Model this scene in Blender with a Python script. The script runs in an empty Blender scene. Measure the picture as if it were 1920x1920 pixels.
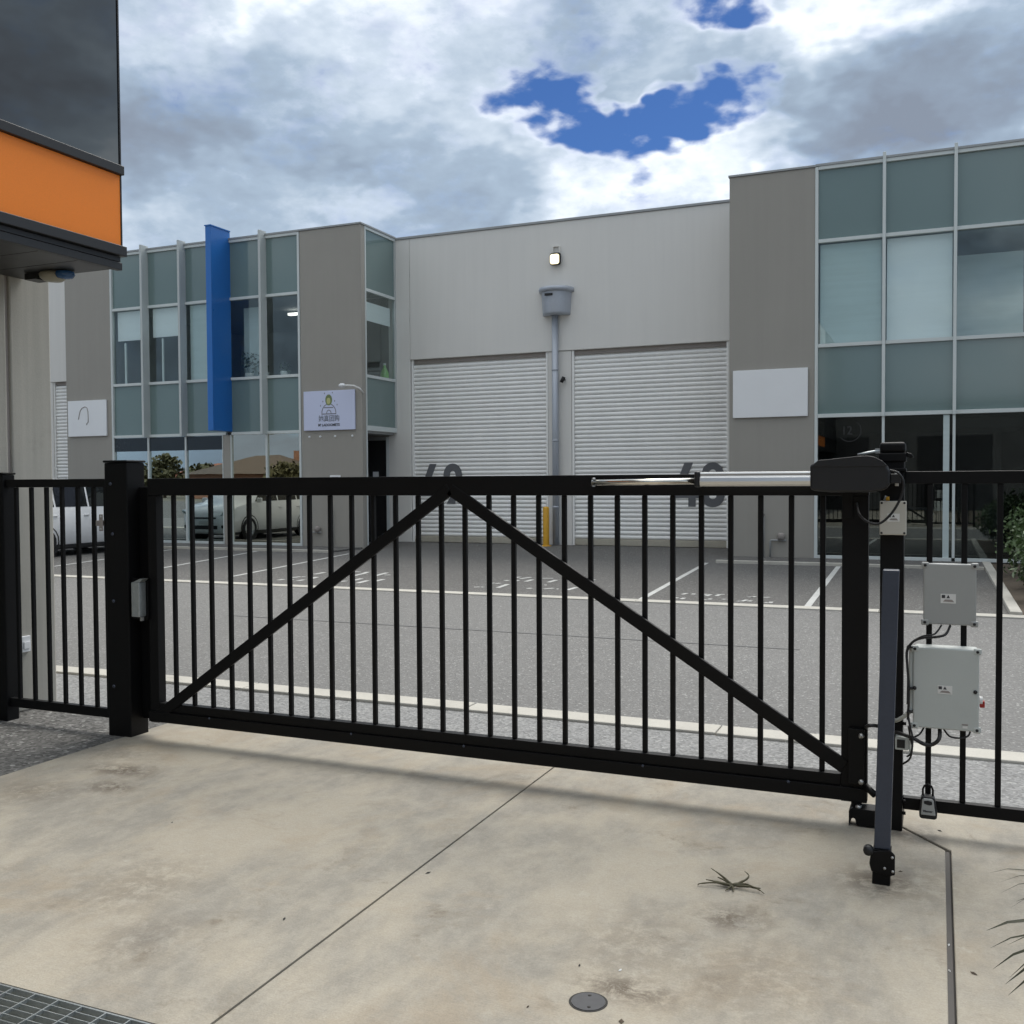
import bpy, bmesh, math, random
from mathutils import Vector, Matrix
R = math.radians
random.seed(7)
S = bpy.context.scene
COL = S.collection

# ------------------------------------------------------------------ camera
H = 1.62
def cam_matrix(yaw, pitch, roll):
    cy, sy = math.cos(yaw), math.sin(yaw)
    f0 = Vector((-sy, cy, 0)); r0 = Vector((cy, sy, 0)); up = Vector((0, 0, 1))
    fwd = math.cos(pitch)*f0 + math.sin(pitch)*up
    upc = math.cos(pitch)*up - math.sin(pitch)*f0
    c, s = math.cos(roll), math.sin(roll)
    r2 = c*r0 + s*upc; u2 = -s*r0 + c*upc
    m = Matrix((r2, u2, -fwd)).transposed().to_4x4()
    m.translation = (0, 0, H)
    return m
cd = bpy.data.cameras.new('camera'); cam = bpy.data.objects.new('camera', cd); COL.objects.link(cam)
cam.matrix_world = cam_matrix(R(23.0869), R(-1.7415), R(-0.3294))
cd.sensor_width = 36; cd.lens = 36*1871.8/1920; cd.clip_start = 0.05; cd.clip_end = 5000
S.camera = cam

# ------------------------------------------------------------------ light
SUN_EL, SUN_AZ = R(52), R(6)          # azimuth measured from +Y towards +X
sd = bpy.data.lights.new('sun', 'SUN'); sd.energy = 1.7; sd.angle = R(36); sd.color = (1, .96, .9)
so = bpy.data.objects.new('sun', sd); COL.objects.link(so); so.location = (0, 40, 60)
dirv = -Vector((math.sin(SUN_AZ)*math.cos(SUN_EL), math.cos(SUN_AZ)*math.cos(SUN_EL), math.sin(SUN_EL)))
so.rotation_euler = dirv.to_track_quat('-Z', 'Y').to_euler()

vs = S.view_settings
vs.view_transform = 'Standard'; vs.look = 'None'; vs.gamma = 1; vs.use_curve_mapping = False; vs.exposure = 0.82
S.cycles.use_denoising = True
S.cycles.max_bounces = 6; S.cycles.diffuse_bounces = 3; S.cycles.glossy_bounces = 4; S.cycles.transparent_max_bounces = 8
S.cycles.use_adaptive_sampling = True; S.cycles.adaptive_threshold = .02

# node helpers -------------------------------------------------------------
class NT:
    def __init__(s, tree): s.t = tree; s.n = tree.nodes; s.l = tree.links
    def new(s, typ, **kw):
        nd = s.n.new(typ)
        for k, v in kw.items():
            if k == 'ins':
                for i, val in v.items():
                    if hasattr(val, 'links') or isinstance(val, bpy.types.NodeSocket): s.l.new(val, nd.inputs[i])
                    else: nd.inputs[i].default_value = val
            else: setattr(nd, k, v)
        return nd
    def math(s, op, a, b=0.0, c=None, clamp=False):
        nd = s.new('ShaderNodeMath', operation=op, ins={0: a, 1: b}); nd.use_clamp = clamp
        if c is not None:
            if isinstance(c, bpy.types.NodeSocket): s.l.new(c, nd.inputs[2])
            else: nd.inputs[2].default_value = c
        return nd.outputs[0]
    def noise(s, vec, scale, detail=4, rough=.55, dist=0.0, lac=2.0):
        nd = s.new('ShaderNodeTexNoise', ins={'Scale': scale, 'Detail': detail, 'Roughness': rough, 'Distortion': dist, 'Lacunarity': lac})
        s.l.new(vec, nd.inputs['Vector']); return nd.outputs['Fac']
    def scalev(s, vec, v):
        nd = s.new('ShaderNodeVectorMath', operation='MULTIPLY'); s.l.new(vec, nd.inputs[0]); nd.inputs[1].default_value = v
        return nd.outputs[0]
    def smooth(s, x, a, b, lo=0.0, hi=1.0):
        nd = s.new('ShaderNodeMapRange', interpolation_type='SMOOTHSTEP')
        s.l.new(x, nd.inputs['Value'])
        for k, v in zip(('From Min', 'From Max', 'To Min', 'To Max'), (a, b, lo, hi)): nd.inputs[k].default_value = v
        return nd.outputs['Result']
    def mix(s, f, a, b, mode='MIX'):
        nd = s.new('ShaderNodeMix', data_type='RGBA', blend_type=mode)
        for i, v in ((0, f), (6, a), (7, b)):
            if isinstance(v, bpy.types.NodeSocket): s.l.new(v, nd.inputs[i])
            elif i == 0: nd.inputs[0].default_value = v
            else: nd.inputs[i].default_value = (*v, 1) if len(v) == 3 else v
        return nd.outputs[2]
    def blob(s, vec, c, r, sc):
        """1 at the centre of an ellipsoid round direction or point c, 0 outside"""
        sub = s.new('ShaderNodeVectorMath', operation='SUBTRACT'); s.l.new(vec, sub.inputs[0]); sub.inputs[1].default_value = c
        m = s.scalev(sub.outputs[0], (sc[0]/r, sc[1]/r, sc[2]/r))
        d = s.new('ShaderNodeVectorMath', operation='DOT_PRODUCT'); s.l.new(m, d.inputs[0]); s.l.new(m, d.inputs[1])
        return s.math('POWER', math.e, s.math('MULTIPLY', d.outputs['Value'], -1.0))

# ------------------------------------------------------------------ sky
W = bpy.data.worlds.new('World'); S.world = W; W.use_nodes = True
n = NT(W.node_tree); n.n.clear()
tc = n.new('ShaderNodeTexCoord').outputs['Generated']
nrm = n.new('ShaderNodeVectorMath', operation='NORMALIZE'); n.l.new(tc, nrm.inputs[0]); d = nrm.outputs[0]
sep = n.new('ShaderNodeSeparateXYZ', ins={0: d})
sky = n.new('ShaderNodeTexSky', sky_type='NISHITA'); sky.sun_disc = False
sky.sun_elevation = SUN_EL; sky.sun_rotation = SUN_AZ; sky.altitude = 200; sky.air_density = 1.0; sky.dust_density = .3; sky.ozone_density = 3.0
skyc = n.mix(1.0, sky.outputs[0], (0.21, 0.33, 0.53), 'MULTIPLY')
dv = n.scalev(d, (1, 1, 1.9))
def spot(vec, c, r, w):
    """smooth round spot in the z-stretched direction space: w at its centre, 0 beyond r"""
    q = n.new('ShaderNodeVectorMath', operation='DISTANCE'); n.l.new(vec, q.inputs[0]); q.inputs[1].default_value = (c[0], c[1], c[2]*1.9)
    return n.smooth(q.outputs['Value'], 0.0, r, w, 0.0)
wn = n.new('ShaderNodeTexNoise', ins={'Scale': 11.0, 'Detail': 3.0, 'Roughness': .66}); n.l.new(dv, wn.inputs['Vector'])
ws = n.new('ShaderNodeVectorMath', operation='SUBTRACT'); n.l.new(wn.outputs['Color'], ws.inputs[0]); ws.inputs[1].default_value = (.5, .5, .5)
wd = n.new('ShaderNodeVectorMath', operation='MULTIPLY_ADD'); n.l.new(ws.outputs[0], wd.inputs[0]); wd.inputs[1].default_value = (.15, .15, .20); n.l.new(dv, wd.inputs[2]); dw_ = wd.outputs[0]
big = n.noise(dw_, 4.4, 3, .55)
fine = n.noise(dv, 17, 4, .62, .3)
dens = n.math('ADD', n.math('MULTIPLY', big, .60), n.math('MULTIPLY', fine, .60))      # about .60 in the mean
dens = n.math('ADD', dens, .24)
for c, r, w in (((-.203, .917, .338), .078, -.62), ((-.252, .912, .324), .074, -.60), ((-.340, .866, .366), .074, -.56), ((-.172, .895, .415), .070, -.52),
                ((-.305, .888, .338), .070, -.52), ((-.272, .893, .359), .056, .52), ((-.205, .905, .378), .070, .26)):
    dens = n.math('ADD', dens, spot(dw_, c, r, w))
dens = n.math('ADD', dens, n.math('MULTIPLY', n.math('SUBTRACT', n.noise(dv, 40, 4, .7), .5), .26))
cover = n.smooth(dens, .38, .88)
# light and dark of the cloud deck
lum = n.noise(dw_, 2.9, 3, .5)
lv = n.math('ADD', n.math('MULTIPLY', lum, 1.60), n.math('MULTIPLY', fine, .30))       # mean .82
lv = n.math('SUBTRACT', lv, .425)
lv = n.math('ADD', lv, n.smooth(dens, .58, .92, .26, 0.0))
for c, r, w in (((-.006, .921, .389), .20, .26), ((-.10, .912, .40), .14, .22), ((-.391, .848, .356), .17, .16), ((-.018, .946, .320), .15, -.30), ((-.41, .825, .390), .18, -.16),
                ((-.33, .90, .285), .17, .14), ((-.20, .935, .285), .13, .12), ((-.578, .739, .347), .26, -.07), ((-.10, .95, .30), .11, -.12)):
    lv = n.math('ADD', lv, spot(dw_, c, r, w))
ramp = n.new('ShaderNodeValToRGB', ins={0: lv}); cr = ramp.color_ramp
cr.elements[0].position = .30; cr.elements[0].color = (.150, .178, .225, 1)
cr.elements[1].position = .87; cr.elements[1].color = (.70, .73, .76, 1)
for p, c in ((.45, (.185, .232, .297, 1)), (.58, (.242, .303, .378, 1)), (.73, (.41, .465, .53, 1))):
    e = cr.elements.new(p); e.color = c
zen = n.smooth(sep.outputs[2], .40, 1.0)                                     # overcast decks brighten and turn neutral towards the zenith; boosted to light the facade
zc = n.mix(zen, (1, 1, 1), (3.0, 2.6, 2.2))
cl = n.mix(1.0, ramp.outputs[0], zc, 'MULTIPLY')
cl.node.clamp_result = False
clsc = n.new('ShaderNodeVectorMath', operation='SCALE'); n.l.new(cl, clsc.inputs[0]); clsc.inputs['Scale'].default_value = 1/0.08
allc = n.mix(cover, skyc, clsc.outputs[0])
bg = n.new('ShaderNodeBackground', ins={0: allc, 1: 0.08})
W.cycles.sampling_method = 'MANUAL'; W.cycles.sample_map_resolution = 256
out = n.new('ShaderNodeOutputWorld'); n.l.new(bg.outputs[0], out.inputs[0])

# ------------------------------------------------------------------ materials
def pos(n): return n.new('ShaderNodeNewGeometry').outputs['Position']
def mat(name, col, rough=.6, metal=0.0, var=.12, vs=1.5, fine=.08, fs=40, bump=0.0, bs=60, streak=0.0, spec=.5, coat=0.0, rvar=0.1, speck=None, soil=0.0, weave=0.0):
    m = bpy.data.materials.new(name); m.use_nodes = True
    n = NT(m.node_tree); b = n.n['Principled BSDF']; p = pos(n)
    a = n.noise(p, vs, 6, .6); f = n.noise(p, fs, 4, .6)
    k = n.math('ADD', n.math('MULTIPLY', n.math('SUBTRACT', a, .5), var*2), n.math('MULTIPLY', n.math('SUBTRACT', f, .5), fine*2))
    if streak:
        st = n.noise(n.scalev(p, (6, 6, .25)), 1.0, 6, .65)
        k = n.math('ADD', k, n.math('MULTIPLY', n.math('SUBTRACT', st, .5), streak*2))
    if weave:
        k = n.math('ADD', k, n.math('MULTIPLY', n.math('SUBTRACT', n.noise(n.scalev(p, (.6, .6, 14)), 1.0, 4, .6), .5), weave*2))
    k = n.math('ADD', k, 1.0)
    sc = n.new('ShaderNodeVectorMath', operation='SCALE'); sc.inputs[0].default_value = col[:3]; n.l.new(k, sc.inputs['Scale'])
    c = sc.outputs[0]
    if speck:
        sp = n.noise(p, speck[0], 2, .5); c = n.mix(n.smooth(sp, speck[1], speck[1]+.08), c, speck[2])
    if soil:
        so_ = n.smooth(n.noise(p, .9, 8, .7, .6), .56, .72, 0, soil); c = n.mix(so_, c, (.13, .11, .085))
    n.l.new(c, b.inputs['Base Color'])
    b.inputs['Metallic'].default_value = metal
    rr = n.math('ADD', n.math('MULTIPLY', n.math('SUBTRACT', a, .5), rvar*2), rough, clamp=True); n.l.new(rr, b.inputs['Roughness'])
    b.inputs['Specular IOR Level'].default_value = spec
    b.inputs['Coat Weight'].default_value = coat
    if bump:
        bn = n.new('ShaderNodeBump', ins={'Strength': bump, 'Distance': .01}); n.l.new(n.noise(p, bs, 5, .6), bn.inputs['Height'])
        n.l.new(bn.outputs[0], b.inputs['Normal'])
    return m
def glass(name, tint, refl, wav=.004, gc=(.86, .95, .94)):
    m = bpy.data.materials.new(name); m.use_nodes = True
    n = NT(m.node_tree); n.n.clear()
    p = pos(n)
    bn = n.new('ShaderNodeBump', ins={'Strength': .12, 'Distance': wav}); n.l.new(n.noise(p, .9, 2, .5), bn.inputs['Height'])
    t = n.new('ShaderNodeBsdfTransparent', ins={0: (*tint, 1)})
    g = n.new('ShaderNodeBsdfGlossy', ins={0: (*gc, 1), 'Roughness': .004}); n.l.new(bn.outputs[0], g.inputs['Normal'])
    lw = n.new('ShaderNodeLayerWeight'); lw.inputs[0].default_value = .5
    fr5 = n.math('POWER', lw.outputs['Facing'], 4.0)
    dirt = n.noise(p, 2.2, 5, .6)
    f = n.math('ADD', n.math('ADD', n.math('MULTIPLY', fr5, 1-refl), refl-.03), n.math('MULTIPLY', dirt, .06), clamp=True)
    mx = n.new('ShaderNodeMixShader', ins={0: f}); n.l.new(t.outputs[0], mx.inputs[1]); n.l.new(g.outputs[0], mx.inputs[2])
    o = n.new('ShaderNodeOutputMaterial'); n.l.new(mx.outputs[0], o.inputs[0])
    return m
def emis(name, col, st):
    m = bpy.data.materials.new(name); m.use_nodes = True
    b = m.node_tree.nodes['Principled BSDF']
    b.inputs['Base Color'].default_value = (*col, 1); b.inputs['Emission Color'].default_value = (*col, 1); b.inputs['Emission Strength'].default_value = st
    return m

def concrete_mat():
    m = bpy.data.materials.new('driveway_concrete'); m.use_nodes = True
    n = NT(m.node_tree); b = n.n['Principled BSDF']; p = pos(n)
    sw = n.noise(n.scalev(p, (1.0, .6, 1)), 1.5, 7, .66, .25)          # clouds of tone
    mt = n.noise(n.scalev(p, (1.5, .9, 1)), 7.5, 6, .70)               # mottle
    br = n.noise(n.scalev(p, (5, 42, 1)), 3, 2, .5)                    # broom marks
    g = n.noise(p, 150, 2, .7)
    c = n.mix(n.smooth(sw, .40, .60), (.272, .254, .218), (.390, .350, .280))
    c = n.mix(n.smooth(mt, .38, .66, 0, .45), c, (.405, .375, .315))
    c = n.mix(n.smooth(n.noise(p, 1.25, 6, .68, .5), .50, .68, 0, .60), c, (.325, .268, .195))
    c = n.mix(n.math('MULTIPLY', n.smooth(n.noise(p, 2.6, 6, .74, .4), .55, .72), n.smooth(mt, .35, .62, .15, .75)), c, (.175, .145, .105))
    c = n.mix(n.smooth(n.noise(p, 4.2, 5, .7), .62, .74, 0, .45), c, (.47, .44, .38))
    stains = None
    for (x, y, r, ax, w) in ((-4.24, 4.28, .20, 1.9, .95), (-4.05, 4.02, .17, 1.7, .85), (-4.38, 3.80, .26, 1.4, .5), (-.69, 3.66, .13, 1.3, .85), (-.93, 3.32, .30, .9, .35),
                             (-.90, 3.02, .16, 1.8, .9), (-2.95, 3.05, .24, .8, .42), (-2.6, 2.7, .20, .9, .38), (-.55, 3.25, .35, 1.0, .32), (-.20, 4.23, .17, 1.0, .8), (-.12, 4.86, .14, 1.2, .6), (-.05, 4.3, .22, .8, .35),
                             (-4.5, 4.55, .3, 2.0, .35)):
        q = n.math('MULTIPLY', n.blob(p, (x, y, 0), r, (1, ax, 1)), w)
        stains = q if stains is None else n.math('MAXIMUM', stains, q)
    brk = n.smooth(n.noise(p, 12, 5, .78, .4), .34, .58)
    c = n.mix(n.math('MULTIPLY', stains, brk), c, (.105, .082, .060))
    sc = n.new('ShaderNodeVectorMath', operation='SCALE'); n.l.new(c, sc.inputs[0])
    k = n.math('ADD', n.math('MULTIPLY', n.math('SUBTRACT', g, .5), .46), n.math('MULTIPLY', n.math('SUBTRACT', br, .5), .16))
    n.l.new(n.math('ADD', k, .97), sc.inputs['Scale']); n.l.new(sc.outputs[0], b.inputs['Base Color'])
    b.inputs['Roughness'].default_value = .82; b.inputs['Specular IOR Level'].default_value = .3
    bn = n.new('ShaderNodeBump', ins={'Strength': .35, 'Distance': .003})
    n.l.new(n.math('ADD', g, n.math('MULTIPLY', br, .8)), bn.inputs['Height']); n.l.new(bn.outputs[0], b.inputs['Normal'])
    return m
def asphalt_mat(name, col, pebble=.35, tone=.18, ps=70):
    m = bpy.data.materials.new(name); m.use_nodes = True
    n = NT(m.node_tree); b = n.n['Principled BSDF']; p = pos(n)
    big = n.noise(p, .45, 7, .62, .4); mid = n.noise(p, 4, 5, .6)
    vo = n.new('ShaderNodeTexVoronoi', ins={'Scale': ps}); n.l.new(p, vo.inputs['Vector'])
    sepc = n.new('ShaderNodeSeparateColor'); n.l.new(vo.outputs['Color'], sepc.inputs[0])
    k = n.math('ADD', n.math('MULTIPLY', n.math('SUBTRACT', big, .5), tone*2), n.math('MULTIPLY', n.math('SUBTRACT', mid, .5), .16))
    k = n.math('ADD', k, n.math('MULTIPLY', n.math('SUBTRACT', sepc.outputs[0], .5), pebble*2))
    sc = n.new('ShaderNodeVectorMath', operation='SCALE'); sc.inputs[0].default_value = col; n.l.new(n.math('ADD', k, 1.0), sc.inputs['Scale'])
    c = n.mix(n.smooth(sepc.outputs[1], .93, .96, 0, .55), sc.outputs[0], (.42, .42, .40))
    c = n.mix(n.smooth(n.noise(p, .8, 7, .7, .8), .62, .78, 0, .35), c, tuple(v*.55 for v in col))
    n.l.new(c, b.inputs['Base Color']); b.inputs['Roughness'].default_value = .88; b.inputs['Specular IOR Level'].default_value = .25
    bn = n.new('ShaderNodeBump', ins={'Strength': .6, 'Distance': .006}); n.l.new(vo.outputs['Distance'], bn.inputs['Height']); n.l.new(bn.outputs[0], b.inputs['Normal'])
    return m

M = {}
M['concrete'] = concrete_mat()
M['road'] = asphalt_mat('road_asphalt', (.176, .173, .167), .17, .09, 70)
M['verge'] = asphalt_mat('verge_asphalt', (.235, .234, .230), .27, .10, 58)
M['bay'] = asphalt_mat('bay_asphalt', (.122, .118, .112), .15, .10, 70)
M['side'] = asphalt_mat('side_asphalt', (.125, .122, .116), .45, .15, 48)
M['ground'] = mat('dry_ground', (.13, .12, .09), .95, var=.3, vs=.2, fine=.2, fs=6)
M['kerb'] = mat('kerb_concrete', (.47, .45, .40), .85, var=.2, vs=2.5, fine=.12, fs=70, bump=.3, bs=90, soil=.35)
M['line'] = mat('worn_white_paint', (.50, .50, .48), .75, var=.25, vs=3, fine=.35, fs=50)
M['joint'] = mat('joint_filler', (.035, .033, .03), .9, var=.3, vs=20)
M['soil'] = mat('bed_soil', (.09, .07, .05), .95, var=.4, vs=6, fine=.3, fs=60, bump=.8, bs=30)
M['black'] = mat('black_powdercoat', (.0030, .0030, .0034), .50, var=.3, vs=5, fine=.2, fs=60, spec=.22, bump=.06, bs=300, soil=.02)
M['blackp'] = mat('black_plastic', (.010, .0105, .012), .45, var=.15, vs=9, fine=.1, fs=200, bump=.1, bs=500)
M['rubber'] = mat('black_cable', (.012, .012, .013), .55)
M['slate'] = mat('slate_post_paint', (.040, .050, .075), .42, var=.18, vs=5, fine=.15, fs=60, bump=.05, bs=200, soil=.25)
M['alu'] = mat('anodised_aluminium', (.66, .66, .65), .32, metal=.9, var=.05, fine=.04)
M['chrome'] = mat('polished_rod', (.74, .70, .62), .12, metal=1.0, var=.05, fine=.03)
M['zinc'] = mat('zinc_bolt', (.45, .45, .44), .4, metal=.9)
M['galv'] = mat('galvanised_steel', (.45, .48, .48), .38, metal=.75, var=.2, vs=20, fine=.15, fs=90)
M['pit'] = mat('drain_pit', (.03, .033, .036), .8)
M['boxgrey'] = mat('control_box_grey', (.36, .37, .36), .42, var=.10, vs=4, fine=.05, fs=200, bump=.08, bs=400)
M['boxpale'] = mat('control_box_pale', (.50, .53, .51), .5, var=.06, vs=4, fine=.05, fs=200, bump=.05, bs=300, soil=.08)
M['boxcream'] = mat('junction_box_cream', (.52, .50, .44), .5, var=.08, vs=8, fine=.05, fs=200)
M['sticker'] = mat('sticker_white', (.72, .72, .70), .4)
M['ink'] = mat('printed_ink', (.04, .04, .045), .6)
M['red'] = mat('red_switch', (.35, .02, .015), .4)
M['brown'] = mat('taupe_render', (.325, .308, .276), .88, var=.07, vs=.8, fine=.07, fs=60, bump=.25, bs=120, streak=.06)
M['pale'] = mat('pale_grey_render', (.70, .685, .65), .85, var=.035, vs=.5, fine=.03, fs=80, bump=.12, bs=120, streak=.05)
M['white'] = mat('white_render', (.76, .75, .73), .8, var=.04, vs=.7, fine=.03, streak=.05)
M['slat'] = mat('roller_steel_white', (.85, .845, .82), .42, var=.05, vs=1.2, fine=.03, fs=30, streak=.05, spec=.5)
M['dirty'] = mat('dirty_bottom_rail', (.42, .39, .32), .7, var=.25, vs=3, fine=.2)
M['lintel'] = mat('shutter_box', (.30, .27, .25), .7, var=.15, vs=2)
M['frame'] = mat('silver_window_frame', (.60, .64, .63), .45, metal=.0, var=.05, fine=.03, spec=.5)
M['finside'] = mat('fin_paint', (.50, .53, .52), .5, var=.05)
M['spandrel'] = mat('teal_spandrel', (.155, .220, .214), .10, var=.05, vs=.7, fine=.02, spec=.6, coat=.25, rvar=.02)
M['blue'] = mat('blue_fin_paint', (.014, .140, .46), .32, var=.06, vs=2, fine=.04, coat=.2)
M['glass'] = glass('window_glass', (.94, .975, .97), .065)
M['glassr'] = glass('reflective_glass', (.42, .50, .49), .56)
M['glassw'] = glass('warm_reflective_glass', (.45, .47, .42), .56, gc=(.93, .92, .80))
M['glassd'] = glass('dark_glass', (.50, .52, .52), .12)
M['darkband'] = mat('dark_window_band', (.012, .022, .030), .25, spec=.6)
M['blind'] = mat('roller_blind', (.82, .84, .85), .8, var=.03, fine=.03, fs=90, weave=.05)
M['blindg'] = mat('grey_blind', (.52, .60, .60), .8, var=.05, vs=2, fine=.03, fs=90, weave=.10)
M['decal'] = mat('faint_decal', (.022, .022, .022), .7)
M['room'] = mat('office_wall', (.30, .31, .31), .8, var=.05)
M['roomd'] = mat('dark_shop_wall', (.085, .085, .085), .8, var=.2)
M['roomfloor'] = mat('office_floor', (.10, .10, .10), .7)
M['tube'] = emis('lit_tube', (1, .98, .92), 1.2)
M['lamp'] = emis('lit_wall_lamp', (1, .86, .52), 1.15)
M['cap'] = mat('parapet_cap', (.33, .34, .34), .5, metal=.3, var=.08)
M['sign'] = mat('sign_board', (.80, .81, .82), .35, var=.03, vs=3, fine=.02, soil=.05)
M['signl'] = mat('lilac_sign_board', (.60, .64, .82), .35, var=.02, fine=.02)
M['zincd'] = mat('downpipe_zinc', (.42, .45, .50), .45, metal=.25, var=.12, vs=3, fine=.08, streak=.08)
M['yellow'] = mat('yellow_bollard', (.62, .33, .02), .5, var=.12, vs=6, soil=.25)
M['number'] = mat('door_number_paint', (.115, .12, .13), .55, var=.1)
M['orange'] = mat('orange_cladding', (.92, .245, .022), .38, var=.03, vs=2, fine=.09, fs=140, spec=.4)
M['charcoal'] = mat('charcoal_trim', (.017, .0175, .019), .45, var=.12, fine=.08)
M['soffit'] = mat('soffit_sheet', (.022, .022, .022), .40, var=.1, vs=2)
M['darkglass'] = mat('black_tinted_glazing', (.19, .185, .172), .02, metal=1.0, var=.02, fine=0, spec=.5, rvar=.0)
M['tilt'] = mat('tilt_up_concrete', (.40, .385, .34), .85, var=.14, vs=1.3, fine=.06, fs=50, streak=.38, bump=.15, bs=80, soil=.32)
M['carwhite'] = mat('car_white_paint', (.86, .86, .86), .22, var=.01, fine=.0, coat=.8, rvar=.02)
M['carglass'] = mat('car_window', (.010, .012, .013), .04, spec=.6, rvar=0)
M['cardark'] = mat('car_black_trim', (.012, .012, .013), .6)
M['tyre'] = mat('tyre_rubber', (.016, .016, .017), .8)
M['rim'] = mat('wheel_alloy', (.40, .41, .42), .35, metal=.8)
M['light'] = mat('head_lamp', (.55, .60, .62), .1, spec=.8)
M['tail'] = mat('tail_lamp', (.30, .01, .01), .2)
M['plate'] = mat('number_plate', (.60, .61, .58), .5)
M['leaf'] = mat('leaf_green', (.062, .105, .034), .5, var=.4, vs=3, fine=.4, fs=25, spec=.4)
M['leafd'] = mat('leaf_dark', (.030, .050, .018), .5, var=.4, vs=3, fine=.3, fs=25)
M['leafl'] = mat('leaf_pale', (.20, .25, .15), .45, var=.3, vs=5, fine=.3, fs=25)
M['olive'] = mat('olive_foliage', (.075, .070, .028), .7, var=.4, vs=1, fine=.3, fs=8)
M['frond'] = mat('frond_olive', (.026, .028, .014), .65, var=.35, vs=7, fine=.2, spec=.25)
M['stem'] = mat('bark', (.085, .065, .045), .9, var=.3, vs=8, bump=.5)
M['dry'] = mat('dry_weed', (.080, .072, .040), .8, var=.4, vs=18)
M['brick'] = mat('house_brick', (.24, .12, .075), .85, var=.2, vs=2)
M['tileroof'] = mat('roof_tile', (.085, .065, .05), .8, var=.2, vs=2, streak=.1)
M['tilered'] = mat('terracotta_tile', (.27, .095, .05), .8, var=.2, vs=2)
M['darkclad'] = mat('dark_cladding', (.075, .076, .076), .6, var=.1)
M['cream'] = mat('cream_light_body', (.30, .28, .21), .45)
M['bluelens'] = mat('blue_lens', (.02, .08, .20), .15)
M['bottle'] = mat('green_bottle', (.22, .50, .12), .25)
M['pot'] = mat('white_pot', (.6, .6, .58), .5)

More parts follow.
